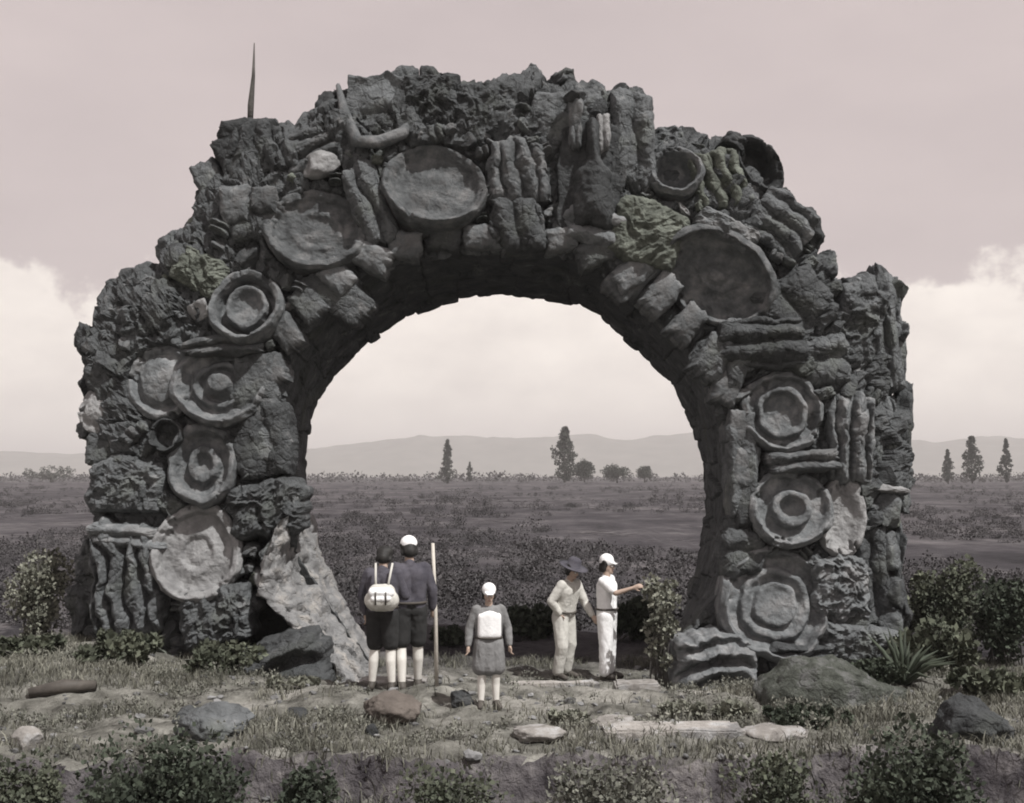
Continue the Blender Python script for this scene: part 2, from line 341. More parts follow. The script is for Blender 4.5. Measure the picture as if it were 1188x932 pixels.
def relief(name, px, py, w, h, kind, roll=0, depth=.22, Y=.05, amp=.08, k=6.0, mat='stone', sq=.6, tilt=0, c=(0,-1.2), n=90, label=None, take=True, parent=None):
    """an irregular slab standing proud of the wall whose face is fluted, layered, arched, wrinkled or lumpy; w, h half sizes in photo pixels"""
    if take: used.append((px, py, max(w, h)*.8))
    s = mpp(Y); seed = px*.171+py*.053
    u, v = np.meshgrid(np.linspace(-1, 1, n), np.linspace(-1, 1, n), indexing='ij')
    cu, cv = u*np.sqrt(1-v*v/2), v*np.sqrt(1-u*u/2)
    uu, vv = cu*(1-sq)+u*sq, cv*(1-sq)+v*sq
    e = np.maximum(np.abs(u), np.abs(v)); ang = np.arctan2(vv, uu)
    o_ = 1+.16*fbm(np.stack([np.cos(ang)*1.4+seed, np.sin(ang)*1.4, e*.3], -1), 4)
    x, z = uu*o_*w*s, vv*o_*h*s
    q = np.stack([x*1.6+seed, z*1.6, x*0], -1); wv = fbm(q, 3)
    if kind == 'flute': hgt = np.abs(np.sin(k*(uu+.22*wv+.1*vv)))**.8*1.2-.6
    elif kind == 'strata': hgt = np.abs(np.sin(k*(vv+.2*wv)))**.8*1.2-.6
    elif kind == 'arcs': hgt = np.sin(k*2*(np.hypot(uu-c[0], vv-c[1])+.12*wv))*.8
    elif kind == 'wrinkle': hgt = ridged(q*2.2+wv[..., None]*.6, 4)*1.3
    elif kind == 'bottle':
        bw = np.where(vv > .35, .16, .16+.34*sstep(.35, -.05, vv)); inside = sstep(bw+.06, bw-.02, np.abs(uu))*sstep(-.97, -.85, vv)
        hgt = inside*(1.6-1.5*(uu/np.maximum(bw,.1))**2*.6)-.5
    else: hgt = fbm(q*1.1, 4)*1.1
    v1, v2, vi = voronoi(q*2.6+seed+.3*wv[..., None])
    if kind in ('bottle', 'lump'): hgt = hgt*1.2+.12*ridged(q*5, 3)
    else: hgt = hgt*1.55+.22*ridged(q*3+4, 4)+.10*ridged(q*8, 3)+.35*(vi-.5)-.28*np.exp(-(v2-v1)/.04)
    Yl = -(depth*np.sqrt(np.clip(1-e**5, 0, 1))+amp*hgt*(1-e**7))+.32*sstep(.93, 1, e)
    P = np.stack([x, Yl, z], -1); P += .02*np.stack([fbm(P*4+seed, 3)]*3, -1)
    o = mesh_np(name, P, grid_faces(n, n), M[mat], parent or arch)
    o.location = at(px, py, Y) if parent is None else (0,0,0); o.rotation_euler = Euler((R(tilt), R(-roll), 0), 'YXZ')
    if label: o['label'] = label
    return o
def rock_mesh(seed, sub=4, planes=16, rough=.06, strata=0.0, lo=.55, hi=.92):
    bm = bmesh.new(); bmesh.ops.create_icosphere(bm, subdivisions=sub, radius=1.0)
    v = np.array([tuple(x.co) for x in bm.verts]); f = np.array([[x.index for x in q.verts] for q in bm.faces]); bm.free()
    r = np.random.default_rng(seed)
    for _ in range(planes):
        nn = r.normal(size=3); nn /= np.linalg.norm(nn); d = r.uniform(lo, hi)
        dd = np.maximum(0, v@nn-d); v = v-dd[:, None]*nn
    vn = v/(np.linalg.norm(v, axis=1)[:, None]+1e-9)
    v = v+vn*(rough*fbm(v*2.2+seed*1.7, 5)+rough*.5*ridged(v*4+seed, 4))[:, None]
    f1_, f2_, c_ = voronoi(v*2.3+seed); v = v+vn*(.7*rough*(c_-.5)-rough*.4*np.exp(-(f2_-f1_)/.05))[:, None]
    if strata:
        v = v+vn*[1,1,.1]*(strata*(np.abs(np.sin(v[:,2]*7+1.2*noise(v*1.5+seed)))-.5))[:, None]
    return v, f
def rock(name, px, py, w, h, d=None, roll=0, Y=.3, mat='stone', seed=None, strata=0.0, parent='arch', planes=16, rough=.07, rotz=0, sub=4, lo=.55, hi=.92):
    s = mpp(Y); seed = seed if seed is not None else int(px*7+py*13) % 9973
    v, f = rock_mesh(seed, sub, planes, rough, strata, lo, hi)
    v = v*[w*s*1.2, (d if d else (w+h)/2*s), h*s*1.2]
    o = mesh_np(name, v, f, M[mat], arch if parent == 'arch' else parent)
    o.location = at(px, py, Y); o.rotation_euler = (0, R(-roll), rotz)
    return o

# --- carved discs and bowls (centre and radii measured on the photograph)
BOWL = [(.12,-.12),(.45,-.10),(.68,.0),(.82,.20),(.92,.27),(1.0,.18)]
DEEP = [(.1,-.22),(.45,-.20),(.62,-.06),(.74,.18),(.86,.26),(1.0,.14)]
PLATE = [(.12,.03),(.3,.01),(.40,.05),(.46,.06),(.52,.03),(.72,.05),(.80,.16),(.92,.21),(1.0,.12)]
BOSS = [(.1,.30),(.2,.30),(.28,.12),(.36,.05),(.44,.16),(.52,.17),(.6,.05),(.78,.10),(.88,.24),(1.0,.14)]
RINGS = [(.12,.10),(.2,.02),(.32,.12),(.4,.13),(.48,.0),(.6,.04),(.7,.17),(.78,.16),(.84,.08),(.92,.26),(1.0,.15)]
CUP = [(.1,.02),(.34,.04),(.46,.16),(.54,.17),(.60,-.08),(.72,-.08),(.80,.24),(.92,.30),(1.0,.16)]
disc('carved_disc', 368, 270, 58, 46, PLATE, roll=-6, tilt=8, Y=-.02, mat='disc_dark', label='broad shallow disc high on the left shoulder')
disc('carved_disc', 288, 360, 40, 43, CUP, roll=8, tilt=12, Y=-.05, mat='disc', label='bowl with a cup inside and a bright lower lip')
disc('carved_disc', 258, 449, 52, 45, BOSS, roll=0, tilt=6, Y=-.03, label='wide disc with a knob in the middle')
disc('carved_disc', 190, 444, 40, 42, [(.2,.16),(.5,.14),(.7,.02),(.85,.12),(1,.05)], roll=20, Y=.05)
disc('carved_disc', 238, 540, 38, 46, [(.16,.0),(.28,.13),(.4,.13),(.5,.0),(.66,.03),(.79,.21),(.9,.24),(1.0,.12)], wob=.08, Y=-.06, tilt=4, label='upright oval ring with an inner carving')
disc('carved_disc', 230, 642, 47, 53, [(.14,.07),(.26,.03),(.38,.09),(.46,.06),(.64,.02),(.74,.04),(.80,.2),(.92,.26),(1.0,.16)], tilt=6, yaw=6, Y=-.12, mat='pale', label='large pale round plate on the left leg')
disc('carved_disc', 196, 506, 19, 19, DEEP, Y=-.02, mat='dark')
disc('carved_disc', 120, 476, 26, 28, [(.3,.2),(.6,.15),(.8,.05),(1,.02)], tilt=15, Y=.25, mat='pale')
disc('carved_disc', 504, 222, 58, 50, [(.1,.0),(.3,.03),(.5,.0),(.74,.06),(.88,.24),(.95,.27),(1.0,.16)], roll=-14, tilt=16, Y=-.06, mat='disc', label='big tilted bowl below the crown')
disc('carved_disc', 783, 204, 31, 30, DEEP, roll=12, tilt=10, Y=.05, mat='disc')
disc('carved_disc', 876, 194, 24, 36, DEEP, roll=28, yaw=10, Y=.38, mat='dark', label='dark hollow at the right shoulder edge')
disc('carved_disc', 832, 320, 66, 52, [(.10,.09),(.18,.02),(.28,.06),(.36,.01),(.5,-.02),(.58,.03),(.7,.04),(.82,.10),(.88,.26),(.95,.22),(1.0,.14)], roll=-32, tilt=-20, Y=-.06, up=1, mat='disc_dark', label='largest slanting disc on the right haunch')
disc('carved_disc', 905, 480, 44, 44, [(.2,.02),(.42,.02),(.5,.17),(.6,.18),(.66,.03),(.78,.05),(.88,.22),(1.0,.12)], wob=.10, roll=4, Y=-.03)
disc('carved_disc', 915, 592, 44, 42, [(.12,.04),(.22,.08),(.33,.23),(.44,.23),(.52,.06),(.75,.1),(.88,.26),(1.0,.14)], Y=-.12, tilt=6, mat='disc', label='disc with a ringed boss on the right leg')
disc('carved_disc', 974, 600, 26, 44, [(.2,.06),(.5,.08),(.75,.18),(.9,.2),(1,.1)], roll=-8, Y=.02, mat='pale')
disc('carved_disc', 898, 702, 58, 60, [(.26,.10),(.36,.13),(.42,.02),(.54,.12),(.61,.12),(.67,.0),(.8,.05),(.9,.27),(1.0,.15)], wob=.09, roll=-12, tilt=6, Y=-.14, mat='disc', label='largest ringed disc at the right foot')
# --- scoop with a bent pale rim near the top
used.append((438,130,48))
bt = [at(a, b, y) for a, b, y in ((392,100,.25),(398,130,.0),(414,164,-.18),(440,166,-.22),(468,154,-.15),(486,134,.05))]
V, T = tube(bt, [.05,.08,.11,.11,.09,.04], 14); V = V+.035*np.stack([fbm(V*4, 3)]*3, -1); mesh_np('bent_rim', V, T, M['disc'], arch)
relief('scooped_hollow', 440, 122, 40, 38, 'arcs', depth=.06, Y=.12, amp=.05, k=3)
# --- folded, fluted and layered slabs
for a in [
 ('fluted_slab',150,672,46,72,'flute',4,.24,-.02,.12,7.5,'stone'), ('layered_slab',150,565,48,34,'wrinkle',0,.2,.05,.07,5,'stone'),
 ('layered_slab',148,622,46,14,'strata',-6,.28,-.05,.05,3,'disc'),
 ('arched_strata',828,772,50,40,'arcs',0,.34,-.25,.10,6.5,'disc'), ('arched_strata',930,775,44,30,'arcs',-8,.25,-.2,.08,5,'stone'),
 ('layered_slab',885,398,54,32,'strata',4,.26,-.05,.08,4,'stone'), ('layered_slab',850,412,30,42,'flute',-28,.2,0,.06,4,'stone'),
 ('fluted_slab',985,510,28,56,'flute',-4,.24,.12,.11,5,'disc'), ('fluted_slab',1022,520,22,64,'flute',3,.2,.45,.08,4,'stone'),
 ('fluted_slab',296,182,34,46,'flute',-8,.22,.35,.07,5,'stone'), ('fluted_slab',430,238,24,52,'flute',22,.22,0,.07,3.5,'stone'),
 ('fluted_slab',600,200,38,40,'flute',0,.2,0,.08,6,'disc'), ('fluted_slab',600,262,34,32,'flute',0,.24,-.05,.07,4,'stone'),
 ('wrinkled_slab',752,272,46,40,'wrinkle',-20,.2,-.02,.06,5,'green'), ('wrinkled_slab',365,178,42,30,'strata',25,.2,.2,.07,5,'disc'),
 ('wrinkled_slab',840,268,40,16,'wrinkle',-28,.28,-.05,.05,7,'disc'), ('fluted_slab',832,210,34,38,'flute',10,.2,.2,.09,6,'green'),
 ('layered_slab',905,262,40,36,'strata',-34,.2,.2,.08,5,'stone'), ('layered_slab',918,352,34,46,'strata',-60,.22,.1,.08,3,'stone'),
 ('wrinkled_slab',185,375,44,36,'wrinkle',20,.2,.3,.1,5,'stone'), ('wrinkled_slab',235,318,36,26,'wrinkle',-30,.2,.15,.06,6,'green'),
 ('layered_slab',262,402,50,12,'strata',4,.22,-.03,.05,3,'disc'), ('layered_slab',292,255,32,30,'strata',12,.2,.12,.06,3,'stone'),
 ('wrinkled_slab',312,590,48,34,'wrinkle',10,.2,.05,.1,5,'stone'), ('layered_slab',306,510,34,48,'flute',0,.16,.0,.05,3,'stone'),
 ('layered_slab',296,448,28,40,'lump',0,.16,.0,.05,3,'stone'), 
 ('sunken_mound',322,778,64,40,'arcs',20,.36,-.62,.10,4.5,'stone'),
 ('layered_slab',255,715,44,36,'wrinkle',10,.24,-.1,.1,4,'stone'), ('layered_slab',690,265,40,24,'strata',-14,.2,-.02,.07,3,'disc'),
 ('layered_slab',660,140,46,36,'lump',0,.2,.15,.07,4,'stone'), ('layered_slab',565,130,44,36,'wrinkle',0,.2,.2,.06,4,'stone'),
 ('layered_slab',735,165,28,62,'flute',2,.28,.2,.07,2.5,'stone'), ('layered_slab',955,420,30,34,'strata',8,.24,.15,.08,3,'stone'),
 ('layered_slab',990,380,32,50,'wrinkle',-14,.24,.35,.1,4,'stone'), ('layered_slab',1008,660,24,60,'flute',4,.22,.3,.08,3,'stone'),
 ('wrinkled_slab',972,682,34,40,'wrinkle',0,.22,.05,.1,4,'disc'), ('layered_slab',860,545,18,60,'flute',0,.2,.05,.05,2,'stone'),
 ('layered_slab',930,536,44,14,'strata',4,.28,-.03,.06,3,'disc'), ('wrinkled_slab',990,745,50,24,'wrinkle',-10,.24,.0,.1,4,'stone'),
 ('squared_block',274,240,19,25,'lump',4,.24,.05,.02,3,'disc'), ('squared_block',308,234,17,17,'lump',-4,.26,.05,.02,3,'disc'), ('broad_slab',288,160,36,22,'lump',0,.22,.4,.03,3,'dark'), ('broad_slab',246,214,18,30,'lump',26,.22,.5,.03,3,'stone'), ('broad_slab',270,186,16,30,'lump',32,.26,.45,.03,3,'dark'), ('broad_slab',392,340,44,24,'lump',-40,.14,.06,.02,3,'stone'), ('broad_slab',738,318,40,20,'lump',36,.14,.06,.02,3,'disc'), ('fluted_slab',1020,390,26,76,'flute',3,.26,.55,.08,4,'stone'), ('layered_slab',135,440,24,36,'strata',0,.2,.35,.06,3,'stone'), ('layered_slab',128,520,26,24,'lump',0,.2,.3,.06,3,'stone'),
 ('wrinkled_slab',500,120,36,34,'wrinkle',0,.2,.22,.08,4,'stone'), ('layered_slab',860,640,26,30,'strata',0,.2,.02,.05,3,'stone')]:
    relief(a[0], a[1], a[2], a[3], a[4], a[5], roll=a[6], depth=a[7], Y=a[8], amp=a[9], k=a[10], mat=a[11], c=(.2,-1.1))
relief('pale_highlight_strip', 667, 158, 8, 20, 'flute', depth=.2, Y=-.06, amp=.03, k=3, mat='disc', n=40)  # bright highlights above the bottle carving, put into two narrow pale strips
relief('pale_highlight_strip', 699, 156, 9, 24, 'flute', depth=.2, Y=-.06, amp=.03, k=3, mat='pale', n=40)
relief('bottle_shaped_relief', 688, 206, 42, 66, 'bottle', roll=0, depth=.16, Y=-.08, amp=.2, mat='dark', label='upright bottle shaped carving left of a tall block')
used.append((668,130,20))
rock('capped_stone', 667, 134, 10, 26, .2, Y=-.2, mat='disc', seed=5); rock('dark_cap', 667, 112, 12, 8, .2, Y=-.26, mat='dark', seed=6)
rock('bright_lump', 372, 190, 22, 14, .25, Y=-.02, mat='pale', seed=15, roll=20)
# short round stub sticking out above the left apron
V, T = tube([at(298,664,.1), at(304,676,-.25), at(307,682,-.32)], [.09,.09,.07], 12); mesh_np('stone_stub', V, T, M['pale'], arch)

def ramp():
    n, m = 70, 60; v = np.linspace(0, 1, n)
    Lp, Rp = poly([(322,606),(306,650),(296,690),(330,722),(372,760),(398,800)], n), poly([(352,590),(364,640),(386,692),(412,742),(446,800)], n)
    rows = []
    for q in np.linspace(0, 1, m):
        P = np.array([at(a[0]*(1-q)+b[0]*q, a[1]*(1-q)+b[1]*q, -.50+1.9*q**1.6) for a, b in zip(Lp, Rp)]); rows.append(P)
    e = rows[-1].copy(); rows.append(e+[-.02,.5,0]); rows.append(e+[-.1,1.2,0])
    f0 = rows[0].copy(); rows.insert(0, f0+[-.10,.35,-.05]); rows.insert(0, f0+[-.15,.9,-.1]); m += 2
    P = np.stack(rows, 1); w1, w2, wi = voronoi(P*3.1+7); d = .10*fbm(P*1.3+3, 4)+.05*ridged(P*[2.2,2.2,5], 4)+.10*(wi-.5)-.05*np.exp(-(w2-w1)/.05)+.03*ridged(P*9, 3); P = P+np.stack([d*.8, -d*.8, d*.5], -1)
    mesh_np('smooth_apron', P, grid_faces(n, m+2), M['apron'], arch)['label'] = 'pale smooth flared slope at the left foot of the arch'
ramp()
# --- lip stones around the opening
pl = poly(INN, 400)
for k, i in enumerate(np.linspace(92, 326, 21).astype(int)):
    a, b = pl[i]; da, db = pl[i+3]-pl[i-3]; an = math.degrees(math.atan2(db, da)); nx, ny = 587-a, 560-b; q = math.hypot(nx, ny)
    relief('lip_stone', a-nx/q*15, b-ny/q*15, 20+9*random.random(), 15+3*random.random(), 'lump', roll=an, depth=.17+.05*random.random(), Y=.02, amp=.018, mat='stone' if k % 4 == 0 else 'disc', sq=.85, n=60, take=False)
# --- crest stones that break the outline
for a in [(268,172,26,30),(322,150,18,16),(372,128,16,24),(405,108,22,16),(470,100,20,22),(496,96,18,20),(545,104,26,14),(610,92,18,20),(648,92,20,18),(700,112,16,20),(741,120,19,36),(790,160,26,14),(850,166,20,15),(905,222,18,24),(940,262,18,24),(962,312,20,20),(1020,346,24,40),(1002,360,22,30),(1040,385,10,14),(1030,420,18,40),(1046,500,16,44),(1044,570,14,36),(985,352,16,22),
          (106,400,14,24),(104,452,14,24),(108,500,14,18),(122,560,16,24),(114,640,16,40),(108,705,16,40),(140,338,18,18),(165,326,20,18),(198,285,18,22),(236,226,16,22),(258,196,14,18),(1038,650,12,44),(1036,720,14,40)]:
    b = tighten(a[:2]); a = (b[0], b[1], a[2], a[3])
    rock('crest_stone', a[0], a[1], a[2]*1.12, a[3]*1.15, .6, planes=11, lo=.42, hi=.8, rough=.10, sub=5, roll=random.uniform(-14,14), Y=.72+.3*random.random(), mat=random.choice(['stone','stone','dark']), strata=random.choice([0,.05]))
# deeper rank of stones along the top so the thickness reads from the side
for k in range(22):
    i = int(60+k*(NT-120)/21); p = O3[i]*[.94,0,.945]+[0,random.uniform(1.5,2.5),0]
    v, f = rock_mesh(800+k, 3, 14, .08); v = v*[.38,.45,.38]*random.uniform(.8,1.2)
    o = mesh_np('crest_stone', v, f, M['stone'], arch); o.location = p
# --- rough filler stones on the remaining wall
cnt = 0
for tr in range(16000):
    if cnt >= 150: break
    i = random.randrange(25, NT-25); q = random.uniform(.13, .95); a = pi_[i]+(po[i]-pi_[i])*q
    rr = random.uniform(7, 18)
    if a[1] > 770 or (a[1] > 640 and 300 < a[0] < 460): continue
    if any(math.hypot(a[0]-u[0], a[1]-u[1]) < u[2]*.95+rr*.85 for u in used): continue
    used.append((a[0], a[1], rr)); cnt += 1
    if random.random() < .5:
        rock('rough_stone', a[0], a[1], rr*1.1, rr*random.uniform(.6,1), .3, roll=random.uniform(-60,60), Y=.1+.6*max(0,(q-.72)/.28)**2, strata=random.choice([0,.05]), sub=4, planes=10, lo=.42, hi=.8, mat=random.choice(['stone','stone','disc','dark','pale','green']))
    else:
        relief('rough_slab', a[0], a[1], rr*1.25, rr*random.uniform(.7,1.1), random.choice(['flute','strata','wrinkle','arcs']), roll=random.uniform(-50,50), depth=.2, Y=.08+.6*max(0,(q-.72)/.28)**2, amp=.06, k=random.uniform(2.5,5), n=52, take=False, mat=random.choice(['stone','stone','disc']))

# ------------------------------------------------------------------ plants
def leaves(centres, radii, per, size, seed, flat=.0, up=.3, aspect=.45):
    r = np.random.default_rng(seed); V = []
    c = np.repeat(np.asarray(centres, float), per, 0); rd = np.repeat(np.asarray(radii, float), per)
    d = r.normal(size=c.shape); d /= np.linalg.norm(d, axis=1)[:, None]
    p = c+d*(rd*r.uniform(.25, 1, len(c))**.6)[:, None]
    ax = d*.6+r.normal(size=c.shape)*.6+[0,0,up]; ax /= np.linalg.norm(ax, axis=1)[:, None]
    sd = np.cross(ax, r.normal(size=c.shape)); sd /= np.linalg.norm(sd, axis=1)[:, None]+1e-9
    sz = (np.asarray(size)*r.uniform(.35, 1.35, len(c)))[:, None] if np.ndim(size) == 0 else (np.repeat(size, per)*r.uniform(.6,1.3,len(c)))[:, None]
    q = np.stack([p-ax*sz*.1, p+ax*sz*.45+sd*sz*aspect, p+ax*sz, p+ax*sz*.45-sd*sz*aspect], 1)
    return q.reshape(-1, 3), np.arange(len(p)*4).reshape(-1, 4)
def shrub(name, px, py, w, h, Y, label, leaf='leafd', n=26, per=70, size=.09, seed=1, cat='shrub', group=None, base=None):
    """w, h half sizes in photo pixels, py the middle of the crown"""
    s = mpp(Y); c = at(px, py, Y); zb = float(height(c[0], Y)) if base is None else base
    t = empty(name, (c[0], Y, zb), label, cat, group); r = np.random.default_rng(seed)
    W = w*s; top_ = max(.12, c[2]+h*s-zb); H = cz = top_/2
    d = r.normal(size=(n, 3)); d /= np.linalg.norm(d, axis=1)[:, None]; d *= r.uniform(.3, .95, n)[:, None]
    cs = d*[W, W*.8, H]*[.85,.85,.9]+[0, 0, cz]; cs[:, :2] *= (.75+.35*sstep(0, top_, cs[:, 2]))[:, None]; cs[:, 2] = np.maximum(cs[:, 2], .05)
    v, f = leaves(cs, r.uniform(.22, .42, n)*min(W, H)*1.1, per, size, seed+5)
    mesh_np('foliage', v, f, M[leaf], t, smooth=False)
    br = []
    for k in range(16):
        e = cs[r.integers(n)]*r.uniform(.9, 1.35)+[0,0,.05*H]; x0 = r.normal(size=3)*[.25*W,.2*W,0]; br.append(tube([x0+[0,0,-.05], x0*.6+e*[.45,.45,.6], e], [.012*W+.006, .008*W+.004, .003], 5))
    for k in range(6):
        e = cs[r.integers(n)]; br.append(tube([(0,0,-.08), e*[.35,.35,.5], e], [.03*W+.012, .02*W+.008, .006], 6))
    mesh_np('branches', *merge(br), M['bark'], t)
    return t
def cypress(px, top, base, w, Y, label, seed, group=None, fat=1.0):
    s = mpp(Y); p0 = at(px, base, Y); p1 = at(px, top, Y); zb = float(height(p0[0], Y)); Hh = p1[2]-zb; W = w*s
    t = empty('cypress_tree', (p0[0], Y, zb), label, 'tree', group); r = np.random.default_rng(seed)
    n = 120; q = r.uniform(.02, 1, n)**.9; prof = np.minimum(1, (q/.18))*np.clip(1-q, 0, 1)**(.55 if fat > 1 else .85)*1.25
    a = r.uniform(0, 2*np.pi, n); rr = W*prof*r.uniform(.2, 1.25, n)*(1+.2*np.sin(q*9+seed))
    cs = np.stack([np.cos(a)*rr, np.sin(a)*rr, q*Hh*.97+.4], -1)
    v, f = leaves(cs, .16*W+.25*W*prof*.6, 40, Hh*.03, seed+3, up=1.2)
    mesh_np('crown', v, f, M['cyp'], t, smooth=False)
    v, f = tube([(0,0,-.5),(0,0,Hh*.4),(W*.05,0,Hh*.9)], [W*.12, W*.07, W*.02], 8); mesh_np('trunk', v, f, M['bark'], t)
def broad_tree(px, top, base, w, Y, label, seed, group=None):
    s = mpp(Y); p0 = at(px, base, Y); p1 = at(px, top, Y); zb = float(height(p0[0], Y)); Hh = p1[2]-zb; W = w*s
    t = empty('broad_tree', (p0[0], Y, zb), label, 'tree', group); r = np.random.default_rng(seed)
    n = 90; d = r.normal(size=(n,3)); d /= np.linalg.norm(d, axis=1)[:, None]; d *= r.uniform(.35,1,n)[:, None]
    cs = d*[W*.85, W*.7, Hh*.38]+[0,0,Hh*.58]
    v, f = leaves(cs, np.full(n, Hh*.13), 40, Hh*.06, seed+3); mesh_np('crown', v, f, M['cyp'], t, smooth=False)
    br = [tube([(0,0,-.5),(0,0,Hh*.3),(0,0,Hh*.6)], [W*.06,W*.05,W*.02], 8)]
    for k in range(6):
        e = cs[r.integers(n)]; br.append(tube([(0,0,Hh*.25), e*[.5,.5,.75], e], [W*.04,W*.02,W*.006], 6))
    mesh_np('trunk', *merge(br), M['bark'], t)
cypress(519, 511, 562, 8, 480, 'narrow pointed cypress on the horizon, left of the wider one under the arch', 1)
cypress(655, 496, 563, 13, 440, 'thick blunt cypress on the horizon seen under the arch', 2, fat=2)
cypress(463+82, 537, 560, 4, 520, 'tiny cypress just right of the narrow pointed cypress under the arch', 9)
cypress(1100, 522, 562, 6.5, 430, 'short pointed cypress right of the arch, nearest to it', 3)
cypress(1128, 507, 565, 9.5, 400, 'tall blunt cypress right of the arch, between two thinner ones', 4, fat=2)
cypress(1168, 510, 564, 6.5, 420, 'thin cypress farthest right on the horizon', 5)
broad_tree(678, 534, 563, 14, 450, 'low round tree close beside the thick blunt cypress', 6)
broad_tree(716, 538, 563, 20, 470, 'wide domed tree on the horizon under the arch, left of a lower one', 7)
broad_tree(748, 541, 563, 14, 460, 'low flat tree on the horizon under the arch, by the right leg', 8)
broad_tree(60, 541, 562, 40, 500, 'long low tree clump on the horizon left of the arch', 10)

# shrubs one can tell apart
shrub('shrub', 766, 672, 24, 40, -.25, 'pale leafy shrub inside the arch, right of the white clad man', 'leafp', 30, 70, .06, 21)
shrub('shrub', 620, 748, 62, 42, 5.2, 'dark wide bush behind the two light clad men under the arch', 'leafd', 34, 90, .12, 22)
shrub('shrub', 735, 745, 44, 46, 4.6, 'dark bush under the arch between white clad man and right leg', 'leafd', 30, 90, .12, 23)
shrub('shrub', 520, 755, 26, 26, 4.0, 'small dark bush under the arch behind the child', 'leafd', 24, 80, .10, 24)
shrub('shrub', 188, 894, 96, 46, -7.1, 'large dark low bush at the lower left edge of the bank', 'leafd', 70, 190, .05, 25)
shrub('shrub', 352, 908, 42, 26, -7.0, 'small dark bush on the bank, right of the large dark bush', 'leafd', 40, 150, .05, 26)
shrub('shrub', 1064, 892, 82, 54, -7.0, 'dark bluish bush at the lower right corner', 'leafd', 70, 190, .05, 27)
shrub('shrub', 48, 672, 40, 50, 1.2, 'pale grey leafy bush left of the arch foot', 'leafp', 40, 120, .06, 28)
shrub('shrub', 30, 790, 60, 48, -1.2, 'olive bush at the left edge below the pale one', 'leafm', 34, 90, .09, 29)
shrub('shrub', 130, 770, 70, 34, -1.6, 'olive weeds heaped at the outer left foot of the arch', 'leafm', 36, 100, .08, 30)
shrub('shrub', 255, 775, 60, 34, -1.5, 'grey green weeds under the large pale plate of the left leg', 'leafm', 30, 90, .07, 31)
shrub('shrub', 1092, 682, 62, 34, 3.2, 'loose dark shrub right of the arch, the larger of two', 'leafm', 46, 150, .07, 32)
shrub('shrub', 1160, 708, 46, 38, 1.8, 'dark shrub at the right edge of the view', 'leafd', 40, 140, .065, 33)
shrub('shrub', 1085, 765, 56, 44, -.8, 'olive shrub beside the right foot, behind the spiky plant', 'leafm', 34, 90, .09, 34)
shrub('shrub', 1150, 820, 60, 40, -3.2, 'pale olive bush at the right edge above the dark bluish one', 'leafm', 34, 90, .085, 35)
shrub('shrub', 525, 912, 66, 46, -6.9, 'tangled grey green brush at bottom centre, left of the broader brush', 'leafm', 44, 130, .045, 41)
shrub('shrub', 715, 918, 92, 42, -6.9, 'broad tangled brush at bottom centre below the long step stone', 'weed', 76, 150, .045, 42)
shrub('shrub', 905, 908, 66, 44, -6.8, 'dull brush between the broad brush and the dark bluish bush', 'leafm', 44, 130, .045, 43)
shrub('shrub', 30, 915, 54, 38, -6.8, 'dull low brush at the bottom left corner below the pale white stone', 'leafm', 40, 130, .045, 44)
shrub('shrub', 930, 848, 70, 24, -4.9, 'dark dense brush standing in for the shadow under the front of the mossy boulder', 'leafd', 70, 170, .045, 45)  # dark leaves fill in the shadow beneath the boulder
shrub('shrub', 1015, 800, 40, 34, -3.0, 'dark brush between the mossy boulder and the spiky plant', 'leafd', 44, 150, .05, 46)
shrub('weed_clump', 790, 845, 44, 22, -4.4, 'pale yellowish weeds in front of the right arch foot', 'leafp', 24, 60, .06, 36)
shrub('weed_clump', 850, 838, 34, 24, -4.2, 'pale weeds touching the left side of the mossy boulder', 'leafp', 22, 60, .06, 37)
shrub('weed_clump', 660, 842, 36, 14, -4.6, 'low pale weeds on the earth below the cream clad man', 'leafp', 20, 50, .055, 38)
shrub('weed_clump', 345, 815, 50, 20, -3.0, 'pale dry weeds in front of the left apron', 'leafp', 24, 60, .06, 39)

# scrub over the plain: one mass nobody could count
r = np.random.default_rng(77); cs, rad = [], []
for k in range(6200):
    py = 556+r.uniform(0, 1)**1.6*175; d = 3*F/(py-552); Yd = d-18
    px = r.uniform(-120, 1310); x = (px-CX)/F*d
    if Yd < 6.5 or Yd > 900: continue
    if Yd < 70 and r.uniform() < .25: continue
    if noise(np.array([x*.05, Yd*.022, 1.0]))+.5*noise(np.array([x*.2, Yd*.1, 5.0])) < -.14: continue
    big = min(1.0, .25+d/400); hh = r.uniform(.06, .20)*(1+4.0*big*r.uniform(0,1))
    m = int(r.integers(3, 8))
    for j in range(m):
        cs.append((x+r.normal()*hh*1.3, Yd+r.normal()*hh, float(height(x, Yd))+hh*r.uniform(.2,.7))); rad.append(hh*r.uniform(.5,.9))
rad = np.array(rad)
v, f = leaves(cs, rad, 34, rad*.27+.01, 78); o = mesh_np('scrubland', v, f, M['scrub'], smooth=False); tag(o, 'low dark scrub covering the plain beyond the arch', 'scrub', kind='stuff')
# far tree line as a fringe on the horizon
cs, rad = [], []
for k in range(900):
    x = r.uniform(-420, 420); Yd = r.uniform(520, 760); hh = r.uniform(1.2, 3.2)*(1+.5*noise(np.array([x*.02, 0, 7.0])))
    cs.append((x, Yd, float(height(x, Yd))+hh*.5)); rad.append(hh)
rad = np.array(rad); v, f = leaves(cs, rad, 26, rad*.4, 79); o = mesh_np('distant_thicket', v, f, M['scrub'], smooth=False); tag(o, 'dark fringe of thicket along the horizon', 'thicket', kind='stuff')
